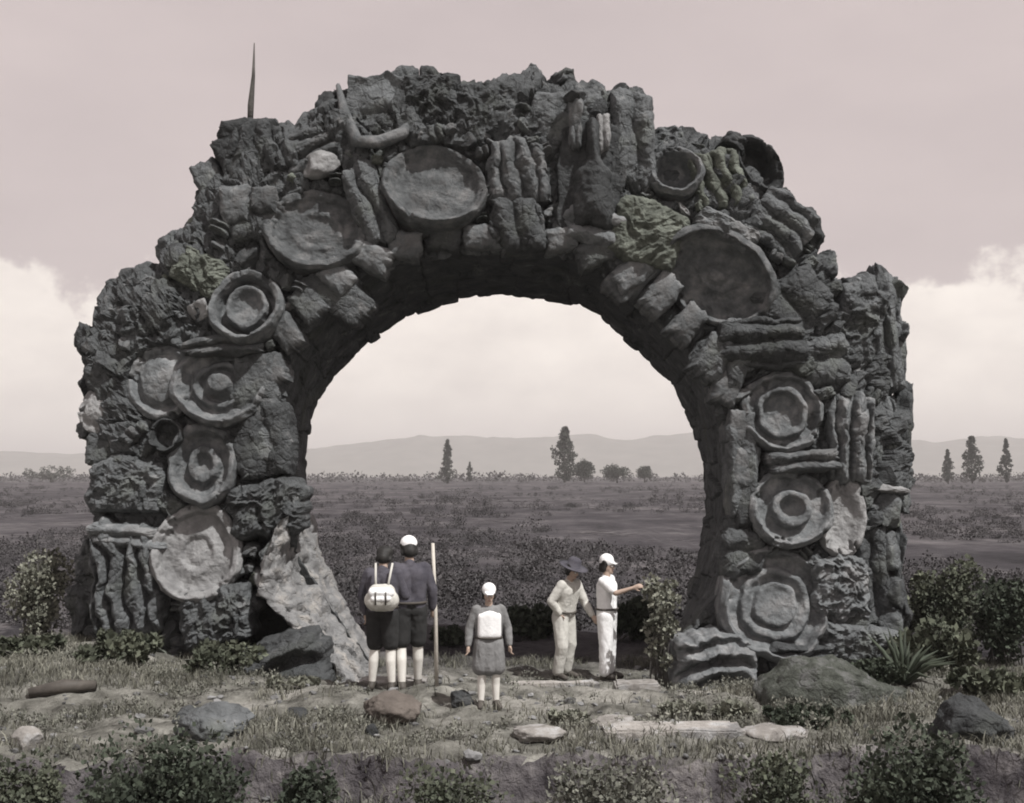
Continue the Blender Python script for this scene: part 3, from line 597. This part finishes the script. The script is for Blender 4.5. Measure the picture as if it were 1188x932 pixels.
# dry grass of the foreground
n = 120000; gx, gy = r.uniform(-7.5, 8, n), r.uniform(-7.4, 2.2, n)
pn = fbm(np.stack([gx*.7, gy*.9, gx*0], -1), 3); keep = (pn > -.12+.5*r.uniform(0,1,n)**2-.1); keep &= ~((np.abs(gx+.2) < 2.4) & (gy > -4.4) & (gy < 1.5) & (r.uniform(0,1,n) < .93))
gx, gy = gx[keep], gy[keep]; gz = height(gx, gy); m = len(gx); hh = r.uniform(.03, .12, m)*(1+.8*np.clip(pn[keep],0,1)); a = r.uniform(0, 2*np.pi, m); le = r.normal(size=(m,2))*.5
w_ = .004+.005*r.uniform(0,1,m)
b0 = np.stack([gx-np.cos(a)*w_, gy-np.sin(a)*w_, gz-.01], -1); b1 = np.stack([gx+np.cos(a)*w_, gy+np.sin(a)*w_, gz-.01], -1)
md = np.stack([gx+le[:,0]*hh*.35, gy+le[:,1]*hh*.35, gz+hh*.6], -1); tp = np.stack([gx+le[:,0]*hh, gy+le[:,1]*hh, gz+hh], -1)
dd = np.stack([np.cos(a)*w_*.7, np.sin(a)*w_*.7, a*0], -1)
v = np.stack([b0, b1, md+dd, md-dd, tp], 1).reshape(-1, 3); i0 = np.arange(m)*5
f = np.concatenate([np.stack([i0,i0+1,i0+2],1), np.stack([i0,i0+2,i0+3],1), np.stack([i0+3,i0+2,i0+4],1)])
o = mesh_np('dry_grass', v, f, M['grass'], smooth=False); tag(o, 'dry grass and weeds over the foreground earth', 'grass', kind='stuff')
# loose stones, countless and small
parts = []
for k in range(900):
    x, y = r.uniform(-7, 7.5), r.uniform(-6.3, 1.5); s_ = r.uniform(.012, .05)*(1.9 if r.uniform() < .06 else 1)
    v, f = rock_mesh(k+50, 2, 9, .10, 0, .4, .8); parts.append((v*[s_*1.2, s_, s_*.75]+[x, y, float(height(x, y))+s_*.25], f))
o = mesh_np('rubble', *merge(parts), M['gravel'], smooth=False); tag(o, 'small loose stones scattered over the foreground', 'rubble', kind='stuff')
cs, rad = [], []
for k in range(620):
    x, y = r.uniform(-7.5, 8), r.uniform(-6.2, 1.0)
    if abs(x+.2) < 2.2 and y > -4.2 and r.uniform() < .85: continue
    if noise(np.array([x*.6, y*.8, 3.0])) < -.1: continue
    for j in range(int(r.integers(3, 9))): cs.append((x+r.normal()*.10, y+r.normal()*.08, float(height(x, y))+r.uniform(.02,.12))); rad.append(r.uniform(.03,.08))
rad = np.array(rad); v, f = leaves(cs, rad, 16, rad*.55, 91, up=.6, aspect=.3); o = mesh_np('low_weeds', v, f, M['weed'], smooth=False); tag(o, 'pale low weeds scattered over the foreground', 'weeds', kind='stuff')
# spiky plant by the right foot
def spiky(px, py, Y, label, n=26, L=.75, seed=3, leaf='leafd'):
    c = at(px, py, Y); zb = float(height(c[0], Y)); t = empty('spiky_plant', (c[0], Y, zb), label, 'plant'); r = np.random.default_rng(seed); P = []
    for k in range(n):
        a = r.uniform(0, 2*np.pi); el = r.uniform(.35, 1.45); l = L*r.uniform(.6, 1.1); d = np.array([math.cos(a)*math.cos(el), math.sin(a)*math.cos(el), math.sin(el)])
        mid = d*l*.55+[0,0,.04]; tip = d*l-[0,0,.12*l*math.cos(el)]
        v, f = tube([(0,0,-.03), mid*.3, mid, tip], [.02,.032,.026,.003], 6); P.append((v, f))
    mesh_np('leaf_rosette', *merge(P), M[leaf], t)
spiky(1048, 812, -2.6, 'dark spiky plant right of the mossy boulder', seed=3, L=.8)
# bare stalk on the left shoulder
p = at(290, 148, 1.0); q1 = at(291, 122, 1.0); q2 = at(294, 88, 1.0); q3 = at(295, 50, 1.0)
V, T = tube([p, q1, q2, q3], [.045,.05,.028,.008], 8); base = p.copy(); o = mesh_np('dead_stalk', V-base, T, M['bark']); o.location = base
tag(o, 'thin dark bare stalk standing up from the left shoulder of the arch', 'dead plant')

# ------------------------------------------------------------------ loose stones one can count
def boulder(name, px, py, w, h, Y, label, mat='boulder', seed=1, cat='rock', planes=12, rough=.11, d=None, rotz=0, sub=5, bank=False):
    s = mpp(Y); v, f = rock_mesh(seed, sub, planes, rough, lo=.6, hi=.94); v = v*[w*s, d or w*s*.8, h*s]
    o = mesh_np(name, v, f, M[mat]); o.location = at(px, py, Y); o.rotation_euler = (0,0,rotz)
    if not bank: o.location.z = float(height(o.location.x, Y))+h*s*.4
    tag(o, label, cat); return o
boulder('boulder', 964, 814, 82, 56, -3.4, 'large rounded mossy boulder in front of the right arch foot', seed=3, bank=True)
boulder('rock', 31, 884, 19, 17, -5.8, 'pale white stone at the lower left corner', 'slab', seed=12, rough=.04)
boulder('rock', 458, 842, 34, 22, -4.6, 'brown clod of earth below the man with the staff', 'brown', seed=14)
boulder('rock', 536, 812, 16, 14, -4.1, 'dark round stone at the feet of the child', 'dark', seed=16)
boulder('rock', 432, 868, 9, 9, -5.3, 'small black stone standing in for a dark hole left below the brown clod', 'dark', seed=17, sub=3)  # black stone set where a dark hole lies beside the clod
boulder('rock', 345, 834, 14, 10, -4.4, 'small dark stone in the grass left of the brown clod', 'dark', seed=18, sub=3)
boulder('rock', 220, 842, 24, 13, -4.6, 'grey stone in the grass above the large dark bush', 'stone', seed=19, sub=4)
boulder('rock', 905, 872, 44, 9, -5.3, 'long pale stone on the bank below the mossy boulder', 'slab', seed=26, sub=4)
boulder('rock', 1012, 742, 26, 14, -1.2, 'flat pale stone by the outer right foot of the arch', 'slab', seed=27, sub=4)
boulder('rock', 620, 868, 34, 10, -5.3, 'low pale stone on the bank under the cream clad man', 'slab', seed=28, sub=4)
boulder('boulder', 1118, 880, 52, 40, -5.3, 'grey boulder at the lower right behind the dark bluish bush', 'stone', seed=31)
boulder('boulder', 250, 872, 44, 26, -5.2, 'low grey boulder behind the large dark bush at lower left', 'stone', seed=33)
boulder('rock', 715, 846, 30, 9, -4.9, 'flat pale rock among the weeds below the white clad man', 'slab', seed=41)
# dressed slabs by the men
def slab_block(name, px0, px1, py, Y, dz, dy, label, mat='slab'):
    a, b = at(px0, py, Y), at(px1, py, Y); W = (b[0]-a[0])/2; n = 40
    bm = bmesh.new(); bmesh.ops.create_cube(bm, size=2); bmesh.ops.bevel(bm, geom=bm.edges[:], offset=.12, segments=2, affect='EDGES')
    bmesh.ops.subdivide_edges(bm, edges=bm.edges[:], cuts=5, use_grid_fill=True)
    me = bpy.data.meshes.new(name); bm.to_mesh(me); bm.free()
    v = np.array([tuple(x.co) for x in me.vertices]); v = v*[W, dy/2, dz/2]; v += .02*np.stack([fbm(v*4+px0, 3), fbm(v*4+px0+5, 3), fbm(v*5+px0+9, 3)], -1)
    me.vertices.foreach_set('co', v.ravel()); me.materials.append(M[mat])
    o = link(name, me); x = (a[0]+b[0])/2; zt = max(a[2], max(float(height(x+q*W, Y+r_*dy)) for q in (-.8,0,.8) for r_ in (0,.5))+.05); o.location = (x, Y+dy/2, zt-dz/2); tag(o, label, 'stone slab'); return o
slab_block('stone_slab', 714, 766, 794, -1.85, .34, .45, 'thick pale dressed slab lying left of the right arch foot')
slab_block('kerb_stone', 586, 696, 793, -1.95, .30, .26, 'long low pale kerb stone below the cream clad man', 'kerb')
slab_block('kerb_stone', 702, 866, 872, -5.45, .30, .5, 'long straight pale step stone along the bank at lower right', 'kerb')
slab_block('kerb_stone', 415, 492, 797, -2.75, .22, .5, 'low pale kerb stone under the man with the staff and his companion')
# stone post with a cap at the right side of the arch
t = empty('stone_post', (at(1030,620,.2)[0], .2, 0), 'narrow rough stone post with flat cap against the right side', 'post')
p = at(1030, 566, .2)
v, f = rock_mesh(61, 4, 14, .05); o = mesh_np('cap', v*[.34,.34,.08], f, M['pale'], t); o.location = (0,0,p[2])
o.rotation_euler = (0, R(6), 0)
for k in range(5):
    v, f = rock_mesh(62+k, 4, 14, .08); o = mesh_np('shaft_stone', v*[.24+.04*(k % 2),.28,.31], f, M['stone'], t); o.location = (.04*((k % 3)-1), 0, .2+k*p[2]/5.0)
# fallen log on the left
a, b = at(32, 816, -3.6), at(112, 812, -3.4); za = float(height(a[0], -3.6)); zb = float(height(b[0], -3.4))
V, T = tube([(a[0],-3.6,za+.06), ((a[0]+b[0])/2,-3.45,(za+zb)/2+.09), (b[0],-3.4,zb+.07)], [.06,.085,.05], 10); V += .012*np.stack([fbm(V*8,3)]*3,-1)
c0 = V.mean(0); o = mesh_np('fallen_log', V-c0, T, M['leather']); o.location = c0; tag(o, 'short dark log lying in the grass at the left', 'log')

# ------------------------------------------------------------------ people
def capsule(p0, r0, p1, r1, n=16, m=5):
    p0, p1 = Vector(p0), Vector(p1); d = (p1-p0); L_ = d.length
    d = d/L_ if L_ > 1e-6 else Vector((0,0,1)); a = d.orthogonal().normalized(); b = d.cross(a); V = []
    rings = [(p0-d*r0*math.cos(t), r0*math.sin(t)) for t in np.linspace(.12, math.pi/2, m)]+[(p1+d*r1*math.sin(t), r1*math.cos(t)) for t in np.linspace(0, math.pi/2-.12, m)]
    for c, rr in rings:
        for k in range(n):
            t = 2*math.pi*k/n; V.append(tuple(c+(a*math.cos(t)+b*math.sin(t))*rr))
    V.append(tuple(p0-d*r0)); V.append(tuple(p1+d*r1)); q = len(rings)
    Fq = grid_faces(q, n, False, True); k = np.arange(n)
    T = np.concatenate([Fq[:, [0,1,2]], Fq[:, [0,2,3]], np.stack([np.full(n,q*n), (k+1) % n, k],1), np.stack([np.full(n,q*n+1), (q-1)*n+k, (q-1)*n+(k+1) % n],1)])
    return np.array(V), T
def fused(name, prims, mat, parent, voxel=.011, smooth=4, wrinkle=0.0):
    """one continuous surface from tapered limbs"""
    v, t = merge([capsule(*p) for p in prims]); me = mesh_np(name, v, t, M[mat], mesh_only=True)
    o = bpy.data.objects.new(name+'_tmp', me); C.objects.link(o)
    rm = o.modifiers.new('r', 'REMESH'); rm.mode = 'VOXEL'; rm.voxel_size = voxel; rm.use_smooth_shade = True
    sm = o.modifiers.new('s', 'SMOOTH'); sm.iterations = smooth; sm.factor = .5
    dg = bpy.context.evaluated_depsgraph_get(); me2 = bpy.data.meshes.new_from_object(o.evaluated_get(dg)); me2.name = name
    bpy.data.objects.remove(o); bpy.data.meshes.remove(me)
    if wrinkle:
        co = np.empty(len(me2.vertices)*3, np.float32); me2.vertices.foreach_get('co', co); co = co.reshape(-1,3); nn = np.empty_like(co); me2.vertices.foreach_get('normal', nn.ravel())
        nn = np.array([tuple(x.normal) for x in me2.vertices]); co = co+nn*(wrinkle*ridged(co*[9,9,5]+3, 3))[:, None]
        me2.vertices.foreach_set('co', co.astype(np.float32).ravel()); me2.update()
    if not me2.materials: me2.materials.append(M[mat])
    return link(name, me2, parent)
def hand(w, e, side, curl=.5):
    """palm, four unequal bent fingers and a thumb, from wrist w continuing the line from elbow e"""
    w, e = Vector(w), Vector(e); d = (w-e).normalized(); x = Vector((1,0,0)) if abs(d.x) < .7 else Vector((0,0,1))
    fwd = Vector((0,-1,0)); fwd = (fwd-d*fwd.dot(d)); fwd = fwd.normalized() if fwd.length > .1 else x
    pal = d.cross(fwd).normalized()*(-side)                                # direction the palm faces
    P = [(w, .025, w+d*.075, .03), (w+fwd*.012+d*.02, .02, w+fwd*.024+d*.085, .017), (w-fwd*.012+d*.02, .02, w-fwd*.022+d*.08, .016)]
    for k, ln in enumerate((.066,.076,.07,.054)):
        b = w+fwd*(.03-.02*k)+d*.085; m = b+(d*.85+pal*curl*.6).normalized()*ln*.5; t = m+(d*.55+pal*curl*1.3).normalized()*ln*.5
        P += [(b, .0105, m, .0095), (m, .0095, t, .0075)]
    b = w+fwd*.026+d*.03; m = b+(fwd*.8+d*.6+pal*.25).normalized()*.04; P += [(b, .013, m, .011), (m, .011, m+(d+fwd*.25+pal*.3).normalized()*.032, .0085)]
    return P
def person(loc, scale, rotz, label, J, top='white', long_sleeve=True, legs='white', short=False, hat=None, hatmat='white', shoe='leather', legskin=None, lean=(0,0), headtilt=(0,0), bib=None, group=None, skirt=False, extra=None):
    t = empty('person', loc, label, 'person', group, rotz); t.scale = (scale,)*3
    lm = Matrix.Translation((0,0,.95)) @ Euler((R(lean[0]), R(lean[1]), 0)).to_matrix().to_4x4() @ Matrix.Translation((0,0,-.95))
    U = lambda p: tuple(lm @ Vector(p))
    hm = lm @ Matrix.Translation((0,0,1.48)) @ Euler((R(headtilt[0]), 0, R(headtilt[1]))).to_matrix().to_4x4() @ Matrix.Translation((0,0,-1.48))
    Hd = lambda p: tuple(hm @ Vector(p))
    sh = {s: U((.175*s, .0, 1.415)) for s in (-1, 1)}
    el = {s: U(J['el'][s]) for s in (-1, 1)}; wr = {s: U(J['wr'][s]) for s in (-1, 1)}
    hip = {s: (.088*s, 0, .92) for s in (-1, 1)}; kn = J['kn']; an = J['an']
    toe = {s: tuple(Vector(an[s])+Vector(J.get('toe', {-1:(-.03,-.17,0), 1:(.03,-.17,0)})[s])+Vector((0,0,-.045))) for s in (-1,1)}
    heel = {s: tuple(Vector(an[s])+Vector((0,.035,-.045))) for s in (-1,1)}
    torso = [((-.06,0,.95),.105,(-.075,0,1.12),.098),((.06,0,.95),.105,(.075,0,1.12),.098),((-.075,0,1.12),.098,(-.085,0,1.32),.108),((.075,0,1.12),.098,(.085,0,1.32),.108),((-.11,.0,1.37),.075,(.11,0,1.37),.075)]
    torso = [(U(a), r0, U(b), r1) for a, r0, b, r1 in torso]
    P = list(torso)
    P += [(U((0,.01,1.40)), .062, Hd((0,.0,1.54)), .053)]
    P += [(Hd((0,-.012,1.60)), .068, Hd((0,.012,1.655)), .088), (Hd((0,-.045,1.555)), .042, Hd((0,-.02,1.61)), .062), (Hd((0,-.075,1.63)), .016, Hd((0,-.103,1.598)), .013), (Hd((-.03,-.068,1.645)), .014, Hd((.03,-.068,1.645)), .014), (Hd((0,-.072,1.535)), .02, Hd((0,-.06,1.56)), .03)]
    for s in (-1, 1):
        P += [(Hd((.082*s,.01,1.59)), .012, Hd((.09*s,.015,1.625)), .015)]
        P += [(U((.10*s,0,1.38)), .065, sh[s], .056), (sh[s], .054, el[s], .039), (el[s], .039, wr[s], .026)]
        P += hand(wr[s], el[s], s, J.get('curl', .6))
        P += [(hip[s], .098, kn[s], .058), (kn[s], .057, tuple((Vector(kn[s])*.65+Vector(an[s])*.35)+Vector((0,.02,0))), .054), (tuple((Vector(kn[s])*.65+Vector(an[s])*.35)+Vector((0,.02,0))), .054, an[s], .036), (an[s], .037, toe[s], .026), (an[s], .036, heel[s], .03)]
    fused('body', P, 'skin', t, .0095, 3)
    i = .016
    shirt = [(a, r0+i+.004, b, r1+i+.004) for a, r0, b, r1 in torso]+[(U((0,.01,1.42)), .07, U((0,.008,1.455)), .064)]
    for s in (-1, 1):
        end = wr[s] if long_sleeve else tuple(Vector(sh[s]).lerp(Vector(el[s]), .75))
        shirt += [(U((.10*s,0,1.38)), .08, sh[s], .07), (sh[s], .07, el[s] if long_sleeve else end, .058)]
        if long_sleeve: shirt += [(el[s], .058, tuple(Vector(el[s]).lerp(Vector(wr[s]), .9)), .044)]
    fused('shirt', shirt, top, t, .012, 3, .013)
    tr = [((-.06,0,.93),.128,(-.05,0,.99),.122),((.06,0,.93),.128,(.05,0,.99),.122)]
    for s in (-1, 1):
        k2 = Vector(kn[s]); a2 = Vector(an[s])
        if short: tr += [(hip[s], .118, tuple(Vector(hip[s]).lerp(k2, .82)), .10)]
        else: tr += [(hip[s], .118, kn[s], .092), (kn[s], .09, tuple(k2.lerp(a2, .88)), .082)]
    if skirt: tr += [((-.08,0,.95),.13,(-.11,0,.60),.13),((.08,0,.95),.13,(.11,0,.60),.13),((0,0,.9),.14,(0,0,.60),.14)]
    fused('shorts' if short else ('skirt' if skirt else 'trousers'), tr, legs, t, .012, 3, .013)
    bl = [((.11*math.cos(q)-.0, .0, 1.0), .03, (.11*math.cos(q), 0, 1.0), .03) for q in (0,)]
    ring = [(U((.192*math.cos(2*math.pi*k/20), .152*math.sin(2*math.pi*k/20), 1.015)), .017, U((.192*math.cos(2*math.pi*(k+1)/20), .152*math.sin(2*math.pi*(k+1)/20), 1.015)), .017) for k in range(20)]
    fused('belt', ring, 'leather', t, .009, 1)
    for s in (-1, 1):
        fused('shoe', [(an[s], .05, toe[s], .042), (an[s], .05, heel[s], .046)], shoe, t, .010, 2)
        if legskin: fused('stocking', [(tuple(Vector(hip[s]).lerp(Vector(kn[s]), .75)), .074, kn[s], .066), (kn[s], .064, tuple((Vector(kn[s])*.65+Vector(an[s])*.35)+Vector((0,.02,0))), .061), (tuple((Vector(kn[s])*.65+Vector(an[s])*.35)+Vector((0,.02,0))), .061, an[s], .043)], legskin, t, .010, 3)
        v, f = capsule(Hd((.031*s,-.077,1.628)), .0115, Hd((.031*s,-.078,1.628)), .0115, 12, 4); e = mesh_np('eye', v, f, M['eyew'], t)
        v, f = capsule(Hd((.031*s,-.0865,1.628)), .005, Hd((.031*s,-.087,1.628)), .005, 10, 3); mesh_np('iris', v, f, M['hair'], e)
    v, f = capsule(Hd((-.02,-.088,1.563)), .006, Hd((.02,-.088,1.563)), .006, 10, 3); mesh_np('mouth', v, f, M['lip'], t)
    fused('hair', [(Hd((0,.03,1.66)), .088, Hd((0,.045,1.60)), .08), (Hd((-.03,.02,1.685)), .075, Hd((.03,.02,1.685)), .075), (Hd((-.07,.0,1.66)), .03, Hd((-.078,.03,1.58)), .026), (Hd((.07,.0,1.66)), .03, Hd((.078,.03,1.58)), .026)], 'hair', t, .010, 2, .004)
    if hat == 'cap':
        fused('cap', [(Hd((0,.012,1.70)), .105, Hd((0,.02,1.70)), .105), (Hd((-.06,-.08,1.675)), .02, Hd((.06,-.08,1.675)), .02), (Hd((-.045,-.125,1.665)), .014, Hd((.045,-.125,1.665)), .014)], hatmat, t, .010, 3)
    elif hat == 'brim':
        rp = [(0,.135),(.07,.13),(.095,.10),(.10,.0),(.17,-.012),(.215,.004),(.17,-.022),(.09,-.015)]
        a = np.linspace(0, 2*np.pi, 40, endpoint=False); V = np.array([[Hd((rr*math.cos(q), .012+rr*1.08*math.sin(q), 1.69+z)) for rr, z in rp] for q in a])
        mesh_np('hat', V, grid_faces(40, len(rp), True, False), M[hatmat], t)
    if bib: fused('bib', [(U((q,-.104+abs(q)*.16,1.06)), .058, U((q,-.108+abs(q)*.16,1.35-abs(q)*.25)), .058) for q in np.linspace(-.115,.115,11)], bib, t, .012, 8)
    return t
def gz(px, Y): c = at(px, 700, Y); return (c[0], Y, float(height(c[0], Y)))
# white clad man pointing to the right, seen at the right of the group
STAND = {-1:(-.11,.0,.09), 1:(.11,.0,.09)}; KN = {-1:(-.10,-.01,.5), 1:(.10,-.01,.5)}
person(gz(704,.45), 1.03, R(70), 'man all in white with white cap, arm stretched to the right', dict(el={-1:(-.25,.03,1.14),1:(.235,-.05,1.15)}, wr={-1:(-.30,-.5+.3,1.0),1:(.21,-.05,.89)}, kn=KN, an=STAND) |
       dict(el={-1:(-.24,-.20,1.26),1:(.24,.04,1.14)}, wr={-1:(-.20,-.44,1.34),1:(.23,.0,.90)}), 'white', False, 'white', hat='cap', hatmat='white', headtilt=(4,0))
# cream clad man leaning to the right with a dark brimmed hat
person(gz(654,.5), 1.0, R(50), 'man in creamy grey suit and dark brimmed hat, leaning forward', dict(el={-1:(-.30,.05,1.16),1:(.25,-.16,1.16)}, wr={-1:(-.17,-.05,.98),1:(.22,-.36,1.02)}, kn={-1:(-.13,-.07,.5),1:(.11,-.03,.5)}, an={-1:(-.12,.03,.09),1:(.12,.06,.09)}), 'cream', True, 'cream', hat='brim', hatmat='navy', lean=(13,0), headtilt=(8,0))
# man with white cap and staff
pA = gz(475,-2.95)
person(pA, 1.03, R(-165), 'man with white cap, dark jacket and shorts over pale stockings, holding a staff', dict(curl=1.0, el={-1:(-.265,.03,1.17),1:(.27,.02,1.14)}, wr={-1:(-.285,-.02,.925),1:(.25,-.08,.90)}, kn={-1:(-.11,-.04,.5),1:(.10,.0,.5)}, an={-1:(-.12,-.10,.09),1:(.10,.09,.09)}), 'navy', True, 'black', short=True, hat='cap', hatmat='white', legskin='sock', headtilt=(22,0))
# companion with the bag
pB = gz(444,-3.05)
person(pB, .98, R(168), 'dark haired companion in dark jacket and shorts with white bag on the back', dict(el={-1:(-.27,-.05,1.15),1:(.27,-.02,1.15)}, wr={-1:(-.2,-.2,1.05),1:(.24,-.06,.92)}, kn={-1:(-.10,-.02,.5),1:(.10,-.02,.5)}, an={-1:(-.13,.02,.09),1:(.13,.0,.09)}), 'navy', True, 'black', short=True, legskin='sock', headtilt=(26,0))
# child
person(gz(567,-4.2), .765, R(8), 'child with white cap, white bib and grey skirt facing forward', dict(el={-1:(-.28,.02,1.14),1:(.28,.02,1.14)}, wr={-1:(-.30,-.04,.90),1:(.30,-.04,.90)}, kn=KN, an=STAND), 'greycloth', True, 'greycloth', short=True, skirt=True, hat='cap', hatmat='white', bib='white', legskin='sock', headtilt=(10,0))
# staff (held, top-level)
hx_, hy_ = pA[0]+1.03*.300, pA[1]+1.03*.075                                # where his hand is
a = np.array([hx_+.02, hy_-.01, float(height(hx_, hy_))]); b = np.array([hx_-.035, hy_+.02, a[2]+1.72])
V, T = tube([a, (a+b)/2+[.01,0,0], b], [.026,.024,.02], 10); o = mesh_np('walking_staff', V-a, T, M['wood']); o.location = a; tag(o, 'long pale wooden staff held by the man with the white cap', 'staff')
# bag with straps
c = at(443, 692, -3.30); t = empty('shoulder_bag', (c[0], c[1], c[2]), 'plump white bag hanging on the companion by long straps', 'bag')
fused('pouch', [((-.08,0,-.05),.12,(.08,0,-.05),.12),((-.06,0,.05),.09,(.06,0,.05),.09)], 'cream', t, .012, 4, .014)
fused('flap', [((-.10,-.075,.05),.055,(.10,-.075,.05),.055),((-.085,-.10,-.02),.035,(.085,-.10,-.02),.035)], 'white', t, .010, 3, .010)
for q in (-.06,.06):
    v_, f_ = tube([(q,-.135,.06),(q,-.142,0),(q,-.135,-.09)], [.010,.010,.010], 8); mesh_np('buckle_strap', v_, f_, M['leather'], t)
for s in (-1, 1):
    V, T = tube([(.07*s,-.02,.10),(.085*s+.01,.0,.24),(.10*s+.015,.09,.38)], [.014,.014,.014], 8); mesh_np('strap', V, T, M['cream'], t)

# ------------------------------------------------------------------ light, air, sky
SUN_EL, SUN_AZ = R(56), R(180-42)                                          # azimuth from +Y towards +X
sd = Vector((math.sin(SUN_AZ)*math.cos(SUN_EL), math.cos(SUN_AZ)*math.cos(SUN_EL), math.sin(SUN_EL)))
sl = bpy.data.lights.new('sun', 'SUN'); sl.energy = 5.0; sl.angle = R(.6); sl.color = (1, .985, .96)
so = bpy.data.objects.new('sun', sl); C.objects.link(so); so.rotation_euler = sd.to_track_quat('Z', 'Y').to_euler(); so.location = (20,-20,40)
w = bpy.data.worlds.new('World'); scene.world = w; w.use_nodes = True; N = w.node_tree.nodes; L = w.node_tree.links
bg = N['Background']; bg.inputs['Strength'].default_value = .1
sk = N.new('ShaderNodeTexSky'); sk.sky_type = 'NISHITA'; sk.sun_disc = False; sk.sun_elevation = SUN_EL; sk.sun_rotation = SUN_AZ; sk.dust_density = 4; sk.air_density = 1.2
hs = N.new('ShaderNodeHueSaturation'); hs.inputs['Saturation'].default_value = .08; L.new(sk.outputs[0], hs.inputs['Color'])
def mth(op, a, b=None, c=None):
    n = N.new('ShaderNodeMath'); n.operation = op
    for k, q in enumerate((a, b, c)):
        if q is None: continue
        if isinstance(q, (int, float)): n.inputs[k].default_value = q
        else: L.new(q, n.inputs[k])
    return n.outputs[0]
def mixc(f, a, b):
    x = N.new('ShaderNodeMix'); x.data_type = 'RGBA'
    if isinstance(f, (int, float)): x.inputs[0].default_value = f
    else: L.new(f, x.inputs[0])
    for k, q in ((6, a), (7, b)):
        if isinstance(q, tuple): x.inputs[k].default_value = (*q, 1)
        else: L.new(q, x.inputs[k])
    return x.outputs[2]
tc = N.new('ShaderNodeTexCoord'); sp = N.new('ShaderNodeSeparateXYZ'); L.new(tc.outputs['Generated'], sp.inputs[0])
def wn(scale, detail, vs=(1,1,1), rough=.55):
    mp = N.new('ShaderNodeMapping'); mp.inputs['Scale'].default_value = vs; L.new(tc.outputs['Generated'], mp.inputs['Vector'])
    n = N.new('ShaderNodeTexNoise'); n.inputs['Scale'].default_value = scale; n.inputs['Detail'].default_value = detail; n.inputs['Roughness'].default_value = rough; L.new(mp.outputs[0], n.inputs['Vector']); return n.outputs['Fac']
# even overcast veil over the clear sky, thin streaks in it
veil = mixc(wn(2.6, 7, (1,1,3.0)), (4.5,3.8,3.88), (7.4,6.3,6.12))
sky = mixc(.88, hs.outputs['Color'], veil)
# bank of cumulus low over the horizon
ctr = mth('MULTIPLY', mth('POWER', 2.718, mth('MULTIPLY', mth('MULTIPLY', sp.outputs['X'], sp.outputs['X']), -22.0)), .06)
ztop = mth('ADD', mth('MULTIPLY', wn(4.2, 2, (1,1,.0)), .16), mth('MULTIPLY', wn(13, 7, (1,1,1.2), .6), .15))
edge = N.new('ShaderNodeMapRange'); edge.interpolation_type = 'SMOOTHSTEP'; edge.inputs['From Min'].default_value = -.006; edge.inputs['From Max'].default_value = .014
L.new(mth('SUBTRACT', mth('ADD', mth('ADD', ztop, ctr), -.016), sp.outputs['Z']), edge.inputs['Value'])
cl = mixc(wn(13, 6, (1,1,1.8)), (7.0,6.35,6.0), (12.4,11.5,10.5))
sky = mixc(mth('MULTIPLY', edge.outputs[0], .95), sky, cl)
L.new(sky, bg.inputs['Color'])

# air
bm = bmesh.new(); bmesh.ops.create_cube(bm, size=1); me = bpy.data.meshes.new('haze'); bm.to_mesh(me); bm.free()
hz = link('haze', me); hz.scale = (17000, 12400, 210); hz.location = (0, 6000, 97)
hm_ = bpy.data.materials.new('haze_air'); hm_.use_nodes = True; n_ = hm_.node_tree; n_.nodes.remove(n_.nodes['Principled BSDF'])
vp = n_.nodes.new('ShaderNodeVolumePrincipled'); vp.inputs['Color'].default_value = (.93,.90,.89,1); vp.inputs['Density'].default_value = .00032; vp.inputs['Anisotropy'].default_value = .0
n_.links.new(vp.outputs[0], n_.nodes['Material Output'].inputs['Volume']); me.materials.append(hm_)
tag(hz, 'thin pale haze over the whole plain', 'haze', kind='stuff')

scene.render.engine = 'CYCLES'
scene.cycles.use_denoising = True
scene.cycles.max_bounces = 6; scene.cycles.diffuse_bounces = 3; scene.cycles.volume_bounces = 0; scene.cycles.transparent_max_bounces = 4
scene.cycles.filter_width = 1.9
vs = scene.view_settings; vs.view_transform = 'Standard'; vs.look = 'None'; vs.gamma = 1; vs.use_curve_mapping = False; vs.exposure = 0.12
